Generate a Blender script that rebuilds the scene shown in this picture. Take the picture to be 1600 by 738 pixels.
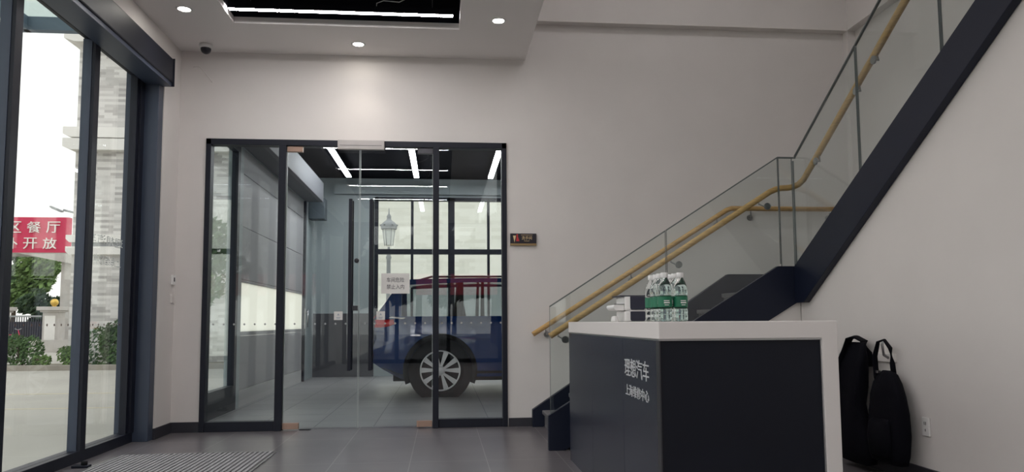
import bpy, bmesh, math, random
from mathutils import Vector, Matrix
random.seed(7)
for o in list(bpy.data.objects): bpy.data.objects.remove(o)
SC = bpy.context.scene
COL = SC.collection
PI = math.pi

# ------------------------------------------------------------------ camera, world, exposure
cam_d = bpy.data.cameras.new('camera')
cam = bpy.data.objects.new('camera', cam_d); COL.objects.link(cam)
F, YAW, PITCH, ROLL, PPY = 1163.764, .0928832, .0807367, -.00621825, 409.49
fw = Vector((math.sin(YAW)*math.cos(PITCH), math.cos(YAW)*math.cos(PITCH), math.sin(PITCH)))
rt = Vector((math.cos(YAW), -math.sin(YAW), 0)); up = rt.cross(fw)
r2 = rt*math.cos(ROLL)+up*math.sin(ROLL); u2 = -rt*math.sin(ROLL)+up*math.cos(ROLL)
cam.matrix_world = Matrix(((r2.x, u2.x, -fw.x, 0), (r2.y, u2.y, -fw.y, 0), (r2.z, u2.z, -fw.z, 1.05), (0, 0, 0, 1)))
cam_d.sensor_width = 36; cam_d.lens = 36*F/1600; cam_d.shift_y = (PPY-369)/1600
cam_d.clip_start = .05; cam_d.clip_end = 400
SC.camera = cam
w = bpy.data.worlds.new('overcast'); SC.world = w; w.use_nodes = True
nt = w.node_tree; nt.nodes.clear()
SKY = 1.6
wo = nt.nodes.new('ShaderNodeOutputWorld'); wb = nt.nodes.new('ShaderNodeBackground')
tc = nt.nodes.new('ShaderNodeTexCoord'); sx = nt.nodes.new('ShaderNodeSeparateXYZ'); cr = nt.nodes.new('ShaderNodeValToRGB')
cr.color_ramp.elements[0].position = .0; cr.color_ramp.elements[0].color = (.80, .78, .735, 1)
cr.color_ramp.elements[1].position = .7; cr.color_ramp.elements[1].color = (.90, .91, .92, 1)
nt.links.new(tc.outputs['Generated'], sx.inputs[0]); nt.links.new(sx.outputs['Z'], cr.inputs[0])
nt.links.new(cr.outputs[0], wb.inputs['Color']); wb.inputs['Strength'].default_value = SKY
nt.links.new(wb.outputs[0], wo.inputs['Surface'])
def area(name, loc, size, direction, energy, color=(1, 1, 1), portal=False):
    l = bpy.data.lights.new(name, 'AREA'); l.shape = 'RECTANGLE'; l.size, l.size_y = size
    l.energy = energy; l.color = color
    o = bpy.data.objects.new(name, l); COL.objects.link(o); o.location = loc
    o.rotation_euler = Vector(direction).to_track_quat('-Z', 'Y').to_euler()
    if portal: l.cycles.is_portal = True
    return o
area('portal_left', (-2.8, 1.4, 1.7), (3.3, 11.4), (1, 0, 0), 1, portal=True)
area('portal_rear', (.15, -4.55, 3.1), (5.6, 6.2), (0, 1, 0), 1, portal=True)
vs = SC.view_settings
vs.view_transform = 'Standard'; vs.look = 'None'; vs.gamma = 1; vs.use_curve_mapping = False
vs.exposure = 0.13
SC.cycles.use_denoising = True
SC.cycles.transparent_max_bounces = 24
SC.cycles.max_bounces = 10
SC.cycles.sample_clamp_indirect = 6
LAMP = 52.0        # linear lamps of the showroom
HALL = 23.0         # unseen linear lamps added to brighten the tall hall
LAMP2 = 36.0       # linear lamps of the workshop
SPOT = 60.0        # downlights

# ------------------------------------------------------------------ materials
MATS = {}
def mat(name, color, rough=.6, metal=0, spec=.5, noise=0, nscale=8, emit=0, coat=0, bump=0, bscale=60, nstretch=None):
    m = bpy.data.materials.new(name); m.use_nodes = True; n = m.node_tree; b = n.nodes['Principled BSDF']
    c = (*color, 1)
    b.inputs['Base Color'].default_value = c; b.inputs['Roughness'].default_value = rough
    b.inputs['Metallic'].default_value = metal; b.inputs['Specular IOR Level'].default_value = spec
    b.inputs['Coat Weight'].default_value = coat; b.inputs['Coat Roughness'].default_value = .04
    tcn = n.nodes.new('ShaderNodeTexCoord')
    if noise:
        t = n.nodes.new('ShaderNodeTexNoise'); t.inputs['Scale'].default_value = nscale; t.inputs['Detail'].default_value = 4
        mp = n.nodes.new('ShaderNodeMapping'); n.links.new(tcn.outputs['Object'], mp.inputs[0])
        if nstretch: mp.inputs['Scale'].default_value = nstretch
        n.links.new(mp.outputs[0], t.inputs['Vector'])
        r = n.nodes.new('ShaderNodeValToRGB')
        r.color_ramp.elements[0].position = .3; r.color_ramp.elements[1].position = .7
        r.color_ramp.elements[0].color = tuple(max(0, x*(1-noise)) for x in color)+(1,)
        r.color_ramp.elements[1].color = tuple(min(1, x*(1+noise)) for x in color)+(1,)
        n.links.new(t.outputs[0], r.inputs[0]); n.links.new(r.outputs[0], b.inputs['Base Color'])
    if bump:
        t2 = n.nodes.new('ShaderNodeTexNoise'); t2.inputs['Scale'].default_value = bscale
        n.links.new(tcn.outputs['Object'], t2.inputs['Vector'])
        bp = n.nodes.new('ShaderNodeBump'); bp.inputs['Strength'].default_value = bump; bp.inputs['Distance'].default_value = .01
        n.links.new(t2.outputs[0], bp.inputs['Height']); n.links.new(bp.outputs[0], b.inputs['Normal'])
    if emit:
        b.inputs['Emission Color'].default_value = c; b.inputs['Emission Strength'].default_value = emit
    MATS[name] = m
    return m
def glass(name, tint=(.93, .965, .955), ior=1.5, boost=0.0):
    m = bpy.data.materials.new(name); m.use_nodes = True; n = m.node_tree; n.nodes.clear()
    out = n.nodes.new('ShaderNodeOutputMaterial'); mx = n.nodes.new('ShaderNodeMixShader')
    tr = n.nodes.new('ShaderNodeBsdfTransparent'); tr.inputs[0].default_value = (*tint, 1)
    gl = n.nodes.new('ShaderNodeBsdfGlossy'); gl.inputs['Roughness'].default_value = 0.0; gl.inputs[0].default_value = (.95, .97, 1, 1)
    f0 = ((ior-1)/(ior+1))**2+boost                                  # Schlick reflectance, the same from both sides
    ge = n.nodes.new('ShaderNodeNewGeometry'); vd = n.nodes.new('ShaderNodeVectorMath'); vd.operation = 'DOT_PRODUCT'
    n.links.new(ge.outputs['Normal'], vd.inputs[0]); n.links.new(ge.outputs['Incoming'], vd.inputs[1])
    def mth(op, x, v=None, rev=False):
        k = n.nodes.new('ShaderNodeMath'); k.operation = op
        n.links.new(x, k.inputs[1 if rev else 0])
        if v is not None: k.inputs[0 if rev else 1].default_value = v
        return k.outputs[0]
    fr = mth('ADD', mth('MULTIPLY', mth('POWER', mth('SUBTRACT', mth('ABSOLUTE', vd.outputs['Value']), 1.0, True), 5.0), 1-f0), f0)
    n.links.new(fr, mx.inputs[0])
    n.links.new(tr.outputs[0], mx.inputs[1]); n.links.new(gl.outputs[0], mx.inputs[2]); n.links.new(mx.outputs[0], out.inputs[0])
    MATS[name] = m
    return m
def milky(name, tint, white, k):
    m = glass(name, tint, 1.45, .05); n = m.node_tree
    out = next(x for x in n.nodes if x.type == 'OUTPUT_MATERIAL'); src = out.inputs[0].links[0].from_socket
    df = n.nodes.new('ShaderNodeBsdfDiffuse'); df.inputs[0].default_value = (*white, 1); mx = n.nodes.new('ShaderNodeMixShader'); mx.inputs[0].default_value = k
    n.links.new(src, mx.inputs[1]); n.links.new(df.outputs[0], mx.inputs[2]); n.links.new(mx.outputs[0], out.inputs[0])
    return m
def brick(name, c1, c2, mortar, bw, rh, ms, rough, off=.5, plane='xy', shift=(0, 0), spec=.5, bias=0, varnoise=0):
    m = bpy.data.materials.new(name); m.use_nodes = True; n = m.node_tree; b = n.nodes['Principled BSDF']
    tcn = n.nodes.new('ShaderNodeTexCoord'); s = n.nodes.new('ShaderNodeSeparateXYZ'); c = n.nodes.new('ShaderNodeCombineXYZ')
    n.links.new(tcn.outputs['Object'], s.inputs[0])
    a, d = {'xy': ('X', 'Y'), 'xz': ('X', 'Z'), 'yz': ('Y', 'Z')}[plane]
    n.links.new(s.outputs[a], c.inputs[0]); n.links.new(s.outputs[d], c.inputs[1])
    mp = n.nodes.new('ShaderNodeMapping'); mp.inputs['Location'].default_value = (*shift, 0)
    n.links.new(c.outputs[0], mp.inputs[0])
    t = n.nodes.new('ShaderNodeTexBrick'); t.offset = off; n.links.new(mp.outputs[0], t.inputs['Vector'])
    t.inputs['Color1'].default_value = (*c1, 1); t.inputs['Color2'].default_value = (*c2, 1); t.inputs['Mortar'].default_value = (*mortar, 1)
    t.inputs['Scale'].default_value = 1; t.inputs['Brick Width'].default_value = bw; t.inputs['Row Height'].default_value = rh
    t.inputs['Mortar Size'].default_value = ms; t.inputs['Mortar Smooth'].default_value = 0; t.inputs['Bias'].default_value = bias
    last = t.outputs[0]
    if varnoise:
        no = n.nodes.new('ShaderNodeTexNoise'); no.inputs['Scale'].default_value = 2.2; no.inputs['Detail'].default_value = 6
        n.links.new(tcn.outputs['Object'], no.inputs['Vector'])
        mm = n.nodes.new('ShaderNodeMix'); mm.data_type = 'RGBA'; mm.blend_type = 'MULTIPLY'; mm.inputs[0].default_value = varnoise
        n.links.new(t.outputs[0], mm.inputs[6]); n.links.new(no.outputs[0], mm.inputs[7]); last = mm.outputs[2]
    n.links.new(last, b.inputs['Base Color'])
    b.inputs['Roughness'].default_value = rough; b.inputs['Specular IOR Level'].default_value = spec
    MATS[name] = m
    return m
WHITE = mat('white_paint', (.735, .70, .678), .75, noise=.02, nscale=2.5, spec=.25)
CEILW = mat('ceiling_paint', (.82, .785, .77), .85, spec=.2)
BLACK = mat('black_frame', (.008, .010, .020), .45, spec=.35)
BLUEF = mat('slate_frame', (.045, .060, .095), .4)
BLACKC = mat('black_ceiling', (.008, .008, .012), .9, spec=.1)
BASEB = mat('dark_skirting', (.03, .03, .04), .45)
FLOOR = brick('showroom_tile', (.165, .150, .162), (.185, .168, .180), (.34, .32, .32), .58, 1.2, .0035, .3, 0, 'xy', (-.336+.58, -5.78+.0), spec=.55, varnoise=.45)
FLOOR2 = brick('workshop_tile', (.30, .30, .30), (.34, .34, .34), (.11, .11, .12), .6, .6, .006, .35, 0, 'xy', (.1, .1), spec=.5, varnoise=.3)
GLASS = glass('clear_glass', (.97, .985, .98)); DOORG = glass('door_glass', (.95, .97, .97)); STAIRG = glass('stair_glass', (.925, .955, .945))
CARG = glass('tinted_car_glass', (.74, .77, .79), 1.5)
LED = mat('lamp_diffuser', (1, .97, .97), emit=LAMP); LED3 = mat('hall_fill_diffuser', (1, .97, .97), emit=HALL); LED2 = mat('workshop_diffuser', (.96, .97, 1), emit=LAMP2)
DOWN = mat('downlight_lens', (1, .95, .86), emit=SPOT)
STEEL = mat('stair_steel', (.006, .0095, .025), .45, spec=.35)
TREAD = mat('stair_tread', (.15, .145, .155), .5, noise=.15, nscale=30)
WOOD = mat('oak_rail', (.62, .38, .15), .4, noise=.18, nscale=14, nstretch=(1, 1, 6))
CHROME = mat('brushed_steel', (.45, .45, .46), .3, metal=1)
GUN = mat('dark_metal', (.08, .08, .09), .35, metal=.8)
EDGE = mat('glass_edge', (.13, .15, .15), .25)
CORIAN = mat('white_stone_top', (.78, .735, .72), .35, spec=.4)
PANEL = mat('navy_gloss_panel', (.017, .020, .036), .26, spec=.5, noise=.1, nscale=3)
PANEL2 = mat('navy_front_panel', (.005, .0065, .014), .5, spec=.3, noise=.1, nscale=3)
SILVER = mat('silver_letter', (.72, .72, .74), .35, metal=.3)
RUBBER = mat('rubber', (.006, .006, .007), .85, spec=.2)
PAPER = mat('white_paper', (.8, .78, .76), .8)
INK = mat('ink', (.03, .03, .04), .8)
PLASTIC = mat('white_plastic', (.78, .77, .76), .4)
COPPER = mat('copper_fitting', (.42, .28, .22), .45, metal=.35)
GREYP = mat('grey_cover', (.50, .47, .46), .6, noise=.06, nscale=6)
FABRIC = mat('black_nylon', (.003, .003, .006), .85, spec=.12, bump=.25, bscale=90)
CONC = mat('concrete_ground', (.43, .41, .365), .9, noise=.08, nscale=.6)
KERB = mat('kerb_stone', (.34, .31, .27), .9, noise=.15, nscale=2)
STONE = mat('pale_stone', (.52, .49, .46), .85, noise=.08, nscale=3)
FAC1 = brick('grey_strip_cladding', (.74, .72, .69), (.33, .31, .30), (.5, .48, .46), .36, .078, .0, .8, .37, 'xz', bias=-.25)
FAC2 = brick('lit_cream_cladding', (.95, .94, .86), (.80, .79, .70), (.85, .85, .75), .5, .12, .0, .8, .37, 'xz', bias=-.3)  # stronger daylight on this facade is put into its pale cladding colour
LEDGE = mat('white_ledge', (.84, .82, .78), .8)
RED = mat('red_sign', (.62, .035, .10), .6)
RED2 = mat('red_canopy_paint', (.75, .07, .11), .5, spec=.3)
LEAF = mat('leaf_mid', (.075, .14, .045), .7, noise=.5, nscale=1.4)
LEAF2 = mat('leaf_light', (.13, .22, .06), .7, noise=.45, nscale=2.5)
LEAF3 = mat('leaf_dark', (.035, .07, .03), .7, noise=.5, nscale=1.2)
BARK = mat('bark', (.10, .075, .055), .9)
GOLD = mat('gold_ball', (.75, .50, .12), .3, metal=.8)
GREYW = mat('grey_green_wall', (.33, .38, .385), .45, noise=.03, nscale=2)
WAINS = mat('dark_wainscot', (.075, .075, .085), .4)
DOORP = mat('grey_door_panel', (.34, .34, .345), .5)
FROST = bpy.data.materials.new('frosted_window'); FROST.use_nodes = True; MATS['frosted_window'] = FROST
_n = FROST.node_tree; _t = _n.nodes.new('ShaderNodeBsdfTranslucent'); _t.inputs[0].default_value = (.95, .95, .90, 1)
_n.links.new(_t.outputs[0], next(x for x in _n.nodes if x.type == 'OUTPUT_MATERIAL').inputs[0])
PAINT = mat('blue_car_paint', (.004, .036, .170), .2, metal=.15, coat=1)
CLAD = mat('dark_cladding', (.007, .007, .009), .65, spec=.25)
RIM = mat('alloy', (.80, .80, .82), .3, metal=.5)
TAIL = mat('red_lens', (.80, .012, .03), .15, coat=1)
GREEN = mat('green_label', (.010, .165, .085), .45)
WATERB = mat('bottle_plastic', (.90, .96, .95), .03); WATERB.node_tree.nodes['Principled BSDF'].inputs['Transmission Weight'].default_value = 1; WATERB.node_tree.nodes['Principled BSDF'].inputs['IOR'].default_value = 1.33
DKBLUE = mat('navy_card', (.014, .016, .035), .5)
SIGNK = mat('sign_black', (.010, .009, .018), .3)
BROWN = mat('bronze_edge', (.32, .22, .11), .4, metal=.5)
CANG = glass('canopy_glass', (.80, .86, .84))
GREYM = mat('grey_street_metal', (.36, .37, .38), .5)
LANT = mat('lantern_glass', (.72, .74, .70), .3)
MAT1 = mat('ribbed_mat', (.30, .295, .31), .8); MAT2 = mat('mat_gap', (.10, .098, .105), .9)

# ------------------------------------------------------------------ mesh helpers
class MB:
    def __init__(s): s.v = []; s.f = []; s.sm = []
    def add(s, vs, fs, smooth=False):
        o = len(s.v); s.v += [tuple(v) for v in vs]
        s.f += [tuple(i+o for i in f) for f in fs]; s.sm += [smooth]*len(fs); return s
    def box(s, x0, x1, y0, y1, z0, z1):
        return s.add([(x0, y0, z0), (x1, y0, z0), (x1, y1, z0), (x0, y1, z0), (x0, y0, z1), (x1, y0, z1), (x1, y1, z1), (x0, y1, z1)],
                     [(0, 3, 2, 1), (4, 5, 6, 7), (0, 1, 5, 4), (1, 2, 6, 5), (2, 3, 7, 6), (3, 0, 4, 7)])
    def prism(s, poly, axis, a, b):
        """polygon (two coordinates, the other axes in order) swept along axis from a to b"""
        def P(p, t):
            q = list(p); q.insert(axis, t); return q
        n = len(poly); ar = sum(poly[i][0]*poly[(i+1) % n][1]-poly[(i+1) % n][0]*poly[i][1] for i in range(n))
        if (ar > 0) == (axis == 1): poly = poly[::-1]
        if a > b: a, b = b, a
        vs = [P(p, a) for p in poly]+[P(p, b) for p in poly]
        fs = [tuple(range(n))[::-1], tuple(range(n, 2*n))]+[(i, (i+1) % n, n+(i+1) % n, n+i) for i in range(n)]
        return s.add(vs, fs)
    def lathe(s, prof, c, n=24, axis=2, smooth=True):
        vs = []; fs = []; m = len(prof)
        for i in range(n):
            a = 2*PI*i/n
            for r, h in prof:
                p = [r*math.cos(a), r*math.sin(a)]; p.insert(axis, h)
                vs.append((c[0]+p[0], c[1]+p[1], c[2]+p[2]))
        for i in range(n):
            j = (i+1) % n
            for k in range(m-1):
                q = (i*m+k, j*m+k, j*m+k+1, i*m+k+1)
                fs.append(q if axis != 1 else q[::-1])
        return s.add(vs, fs, smooth)
    def tube(s, pts, r, n=10, caps=True, r2=None):
        pts = [Vector(p) for p in pts]; rings = []
        up = Vector((0, 0, 1))
        m = len(pts)
        for i, p in enumerate(pts):
            d = ((pts[i+1]-p).normalized() if i < m-1 else Vector())+((p-pts[i-1]).normalized() if i else Vector())
            d.normalize()
            u = up if abs(d.z) < .95 else Vector((0, 1, 0))
            x = d.cross(u).normalized(); y = x.cross(d).normalized()
            sc = 1.0
            if 0 < i < m-1:
                co = (pts[i+1]-p).normalized().dot(d); sc = 1/max(co, .5)
            rr = r[i] if isinstance(r, (list, tuple)) else r
            rings.append([p+x*rr*math.cos(2*PI*k/n)*(1 if r2 is None else 1)+y*(r2 if r2 else rr)*math.sin(2*PI*k/n) for k in range(n)])
        vs = [v for R in rings for v in R]; fs = []
        for i in range(m-1):
            for k in range(n):
                fs.append((i*n+k, i*n+(k+1) % n, (i+1)*n+(k+1) % n, (i+1)*n+k))
        s.add(vs, fs, True)
        if caps:
            o = len(s.v)-len(vs)
            s.f.append(tuple(o+k for k in range(n))[::-1]); s.f.append(tuple(o+(m-1)*n+k for k in range(n))); s.sm += [False, False]
        return s
    def cyl(s, a, b, r, n=16): return s.tube([a, b], r, n)
    def ball(s, c, r, n=14, sz=1):
        m = n//2
        return s.lathe([(max(r*math.sin(PI*k/m), 1e-4), -r*sz*math.cos(PI*k/m)) for k in range(m+1)], c, n)
    def loft(s, rings, caps=True, smooth=True):
        n = len(rings[0]); vs = [v for R in rings for v in R]; fs = []
        for i in range(len(rings)-1):
            for k in range(n): fs.append((i*n+k, i*n+(k+1) % n, (i+1)*n+(k+1) % n, (i+1)*n+k))
        s.add(vs, fs, smooth)
        if caps:
            o = len(s.v)-len(vs)
            s.f.append(tuple(o+k for k in range(n))[::-1]); s.f.append(tuple(o+(len(rings)-1)*n+k for k in range(n))); s.sm += [False, False]
        return s
    def leaves(s, n, size, fn):
        for _ in range(n):
            c = Vector(fn()); q = Vector((random.gauss(0, 1), random.gauss(0, 1), random.gauss(0, 1))).normalized()
            a = q.orthogonal().normalized(); b = q.cross(a); z = size*random.uniform(.6, 1.3)
            s.add([c-a*z, c+b*z*.5, c+a*z, c-b*z*.5], [(0, 1, 2, 3)])
        return s
    def mesh(s, name):
        me = bpy.data.meshes.new(name); me.from_pydata(s.v, [], s.f); me.update()
        me.polygons.foreach_set('use_smooth', s.sm)
        return me
    def build(s, name, m, parent=None, loc=None, bevel=0, fix=False):
        me = s.mesh(name)
        if fix:
            bm = bmesh.new(); bm.from_mesh(me); bmesh.ops.remove_doubles(bm, verts=bm.verts, dist=1e-5); bmesh.ops.recalc_face_normals(bm, faces=bm.faces); bm.to_mesh(me); bm.free()
        me.materials.append(m)
        o = bpy.data.objects.new(name, me); COL.objects.link(o)
        if parent: o.parent = parent
        if loc: o.location = loc
        if bevel:
            b = o.modifiers.new('bevel', 'BEVEL'); b.width = bevel; b.segments = 2; b.limit_method = 'ANGLE'
        return o
def build_each(mb, name, m, parent=None, bevel=0):
    """every loose piece of mb as an object of its own"""
    par = list(range(len(mb.v)))
    def find(i):
        while par[i] != i: par[i] = par[par[i]]; i = par[i]
        return i
    for f in mb.f:
        for i in f[1:]: par[find(i)] = find(f[0])
    out = {}
    for f, sm in zip(mb.f, mb.sm): out.setdefault(find(f[0]), []).append((f, sm))
    res = []
    for fs in out.values():
        ids = sorted({i for f, _ in fs for i in f}); mp = {i: k for k, i in enumerate(ids)}
        q = MB(); q.v = [mb.v[i] for i in ids]; q.f = [tuple(mp[i] for i in f) for f, _ in fs]; q.sm = [x for _, x in fs]
        res.append(q.build(name, m, parent, bevel=bevel))
    return res
def tag(o, label=None, cat=None, group=None, kind=None):
    if label: o['label'] = label
    if cat: o['category'] = cat
    if group: o['group'] = group
    if kind: o['kind'] = kind
    return o
def empty(name, loc=(0, 0, 0), label=None, cat=None, group=None, kind=None, rz=0):
    o = bpy.data.objects.new(name, None); COL.objects.link(o); o.location = loc; o.rotation_euler.z = rz
    return tag(o, label, cat, group, kind)
def struct(o, label, cat): return tag(o, label, cat, None, 'structure')
KIDS = {}
def copy_tree(o, parent=None):
    c = o.copy(); COL.objects.link(c)
    if parent: c.parent = parent
    for ch in list(o.children): copy_tree(ch, c)
    return c
def B(*a): return MB().box(*a)
def text_mesh(s, wdt, hgt, right, upv, nrm, origin, depth=.003):
    """lettering fitted to wdt x hgt, lower left corner at origin, in world axes"""
    cu = bpy.data.curves.new('lettering', 'FONT'); cu.body = s; cu.extrude = .5; cu.resolution_u = 3
    o = bpy.data.objects.new('lettering', cu); COL.objects.link(o)
    dg = bpy.context.evaluated_depsgraph_get(); dg.update()
    me = bpy.data.meshes.new_from_object(o.evaluated_get(dg)); bpy.data.objects.remove(o)
    xs = [v.co.x for v in me.vertices]; ys = [v.co.y for v in me.vertices]
    x0, x1, y0, y1 = min(xs), max(xs), min(ys), max(ys)
    R, U, N, O = Vector(right), Vector(upv), Vector(nrm), Vector(origin)
    vs = [O+R*((v.co.x-x0)/(x1-x0)*wdt)+U*((v.co.y-y0)/(y1-y0)*hgt)+N*((v.co.z+.5)*depth) for v in me.vertices]
    mb = MB(); mb.add(vs, [tuple(p.vertices) for p in me.polygons])
    bpy.data.meshes.remove(me)
    return mb
FRONT = ((1, 0, 0), (0, 0, 1), (0, -1, 0))       # lettering that faces the camera side (-Y)
LEFTF = ((0, -1, 0), (0, 0, 1), (-1, 0, 0))      # lettering that faces -X

# ------------------------------------------------------------------ room shell
YB, XL, XR, XU = 7.6, -2.63, 4.47, 3.06
ZC, ZH, YR = 3.8, 6.5, -4.5
struct(B(-2.95, XR+.2, YR-.1, YB+.2, -.08, 0).build('floor', FLOOR), 'dark grey showroom floor of long stone tiles with pale joints', 'floor')
struct(MB().box(-2.95, -2.36, YB, YB+.2, 0, ZH).box(.655, XR+.2, YB, YB+.2, 0, ZH).box(-2.36, .655, YB, YB+.2, 2.905, ZH).build('wall_back', WHITE),
       'white plastered back wall around the glazed doors', 'wall')
struct(MB().box(-2.95, XL, 7.18, YB, 0, ZH).box(-2.95, XL, YR, 7.18, 3.56, ZH).box(-2.95, -2.78, YR, 7.18, 3.42, 3.56).build('wall_left', WHITE), 'white left wall above the glazing with a pier by the back wall', 'wall')
struct(B(XR, XR+.2, YR-.1, YB, 0, ZH).build('wall_right', WHITE), 'white right wall behind the upper stair flight', 'wall')
# wall under the upper flight
struct(MB().prism([(6.15, 0), (6.15, 1.25), (6.0, 1.30), (1.9, 1.30+4.1*.61), (1.9, ZH), (YR, ZH), (YR, 0)], 0, XU+.004, XU+.1).build('wall_stair', WHITE),
       'white wall closing the space under the upper stair flight', 'wall')
struct(MB().prism([(1.05, 0), (3.02, 1.25), (3.06, 1.25), (3.06, 0)], 1, 6.15, 6.17).build('wall_stair_front', WHITE), 'white wall closing the space under the lower stair flight', 'wall')
# rear wall with a wide window
struct(MB().box(-2.95, .86, YR-.1, YR, 3.7, ZH).box(.86, XR, YR-.1, YR, 6.2, ZH).box(-2.95, -2.6, YR-.1, YR, 0, 3.7).box(2.9, XR, YR-.1, YR, 0, 6.2).build('wall_rear', WHITE), 'white wall above the street window behind the viewer', 'wall')
w2 = struct(empty('window_2', (0, YR, 0)), 'street window wall with dark mullions behind the viewer, raised to light the stair hall', 'window')
m = MB()
for x in (-2.6, -1.25, .1, 1.45, 2.8): m.box(x, x+.1, -.09, -.01, 0, 3.7)
m.box(-2.6, 2.9, -.09, -.01, 3.6, 3.7).box(-2.6, 2.9, -.09, -.01, 0, .1).box(-2.6, 2.9, -.09, -.01, 2.6, 2.68)
m.box(.86, 2.9, -.09, -.01, 6.1, 6.2).box(1.45, 1.55, -.09, -.01, 3.7, 6.2).box(2.8, 2.9, -.09, -.01, 3.7, 6.2).box(.86, .96, -.09, -.01, 3.7, 6.2)
m.build('window_frame', BLACK, w2)
B(.96, 1.45, -.055, -.045, 3.7, 6.1).build('pane', GLASS, w2); B(1.55, 2.8, -.055, -.045, 3.7, 6.1).build('pane', GLASS, w2)  # upper panes added to bring more daylight into the stair hall
for i, x in enumerate((-2.5, -1.15, .2, 1.55)): B(x, x+1.25, -.055, -.045, .1, 3.6).build('pane', GLASS, w2)
# ceiling with the open black tray
RX0, RX1, RY0, RY1 = -1.91, .15, -3.2, 6.83
struct(MB().box(XL, RX0, YR, YB, ZC, ZC+.06).box(RX1, .86, YR, YB, ZC, ZC+.06).box(RX0, RX1, RY1, YB, ZC, ZC+.06).box(RX0, RX1, YR, RY0, ZC, ZC+.06).build('ceiling', CEILW),
       'white lowered ceiling with a long rectangular opening', 'ceiling')
struct(MB().box(RX0-.08, RX0, RY0, RY1, ZC+.06, 4.5).box(RX1, RX1+.08, RY0, RY1, ZC+.06, 4.5).box(RX0-.08, RX1+.08, RY1, RY1+.08, ZC+.06, 4.5).box(RX0-.08, RX1+.08, RY0-.08, RY0, ZC+.06, 4.5)
       .box(RX0-.08, RX1+.08, RY0-.08, RY1+.08, 4.5, 4.56).build('ceiling_recess', BLACKC), 'black recess in the ceiling above the linear lamps', 'ceiling')
struct(B(.80, .86, YR, YB, ZC+.06, ZH).build('wall_drop', WHITE), 'white upright edge between the lowered ceiling and the tall stair hall', 'wall')
struct(B(-2.95, XR+.2, YR-.1, YB+.2, ZH, ZH+.1).build('ceiling_upper', CEILW), 'high white ceiling over the stair hall', 'ceiling')
struct(B(.86, XR, YB-.10, YB, 4.19, ZH).build('trim_1', WHITE), 'shallow white beam along the back wall high above the stairs', 'beam')
struct(B(XR-.10, XR, YR, YB-.1, 4.19, ZH).build('trim_2', WHITE), 'shallow white beam along the right wall above the stairs', 'beam')
struct(B(XR-.09, XR, YB-.09, YB, 0, 4.19).build('trim_3', WHITE), 'narrow white pier in the corner behind the stairs', 'column')
struct(MB().box(-2.67, -2.36, YB-.015, YB, 0, .10).box(XL, XL+.015, 7.18, YB-.015, 0, .10).box(-2.67, XL+.015, 7.165, 7.18, 0, .1).build('baseboard_left', BASEB), 'dark skirting round the pier left of the glazed doors', 'baseboard')
struct(B(.665, .90, YB-.015, YB, 0, .085).build('baseboard_back', BASEB), 'short dark skirting between the glazed doors and the stairs', 'baseboard')
struct(B(XU-.012, XU+.004, YR, 6.14, 0, .11).build('baseboard_right', BASEB), 'dark skirting of the wall under the upper stairs', 'baseboard')
# second floor edge above
struct(B(XU, XR, YR, 1.85, 3.62, 3.82).build('floor_upper', WHITE), 'upper floor slab at the head of the stairs', 'floor')

# ------------------------------------------------------------------ left glazing
XG = -2.77
w1 = struct(empty('window_1', (XG, 0, 0)), 'tall dark framed glazing with sliding panels along the left side', 'window')
m = MB(); m.box(-.08, 0, YR, 7.12, 3.33, 3.44).box(-.12, .0, YR, 7.12, 0, .085); m.build('track', BLACK, w1)
B(-.16, .135, 7.06, 7.175, 0, 3.42).build('jamb', BLUEF, w1, bevel=.004)
MB().box(-.01, .012, 6.98, 7.06, .085, 3.33).box(-.07, -.01, 6.94, 7.06, .085, 3.33).build('edge_stile', BLACK, w1)
ms = [(y-.085, y) for y in (6.165, 5.06, 3.9, 2.75, 1.58, .38, -.82, -2.02, -3.22)]
for a, b in ms:
    mm = B(-.02, .005, a, b, .085, 3.33).build('mullion', BLACK, w1)
    B(-.09, -.021, a-.005, b-.03, .085, 3.33).build('outer_stile', BLUEF, mm)
ys = [6.94]+[y for ab in ms for y in (ab[1], ab[0])]+[YR]
for i in range(0, len(ys)-1, 2):
    B(-.055, -.045, ys[i+1], ys[i], .085, 3.33).build('pane', GLASS, w1)
def dots(y_or_x, a, b, z, plane, step=.1, r=.012):
    mb = MB(); t = a
    while t < b:
        if plane == 'x': mb.add([(y_or_x, t-r, z), (y_or_x, t, z-r), (y_or_x, t+r, z), (y_or_x, t, z+r)], [(0, 1, 2, 3)])
        else: mb.add([(t-r, y_or_x, z), (t, y_or_x, z-r), (t+r, y_or_x, z), (t, y_or_x, z+r)], [(0, 1, 2, 3)])
        t += step
    return mb
DOTB = mat('dot_brown', (.16, .11, .10), .7); DOTW = mat('dot_grey', (.42, .43, .44), .7)
for a, b in ((6.22, 6.9), (5.12, 5.95), (3.95, 4.8)): dots(-.043, a, b, 1.05, 'x', .1).build('safety_dots', DOTB, w1)
VINYL = mat('white_vinyl', (.86, .86, .85), .6)
text_mesh('理想汽车', .66, .085, *LEFTF, (-.056, 6.86, 1.715), .001).build('lettering', VINYL, w1)
text_mesh('上海维修中心', .62, .085, *LEFTF, (-.056, 6.83, 1.545), .001).build('lettering', VINYL, w1)
sb = empty('shutter_box', (-2.62, 7.12, 3.28), 'long black shutter box along the top of the left glazing', 'shutter box')
B(-.14, .09, -11.4, 0, .035, .265).build('box_body', BLACK, sb, bevel=.012)
B(-.13, .075, -11.35, -.005, .0, .035).build('underside', BLUEF, sb)
B(-.15, .10, 0, .008, -.0, .272).build('end_cap', BLACK, sb, bevel=.004)
gs = empty('door_guide', (-2.68, 5.86, 0), 'small black floor guide at the foot of the sliding glazing', 'door guide')
B(-.03, .09, -.03, .03, 0, .02).build('base', BLACK, gs, bevel=.004)
MB().cyl((.05, 0, .02), (.05, 0, .045), .022).build('roller', RUBBER, gs)

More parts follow.
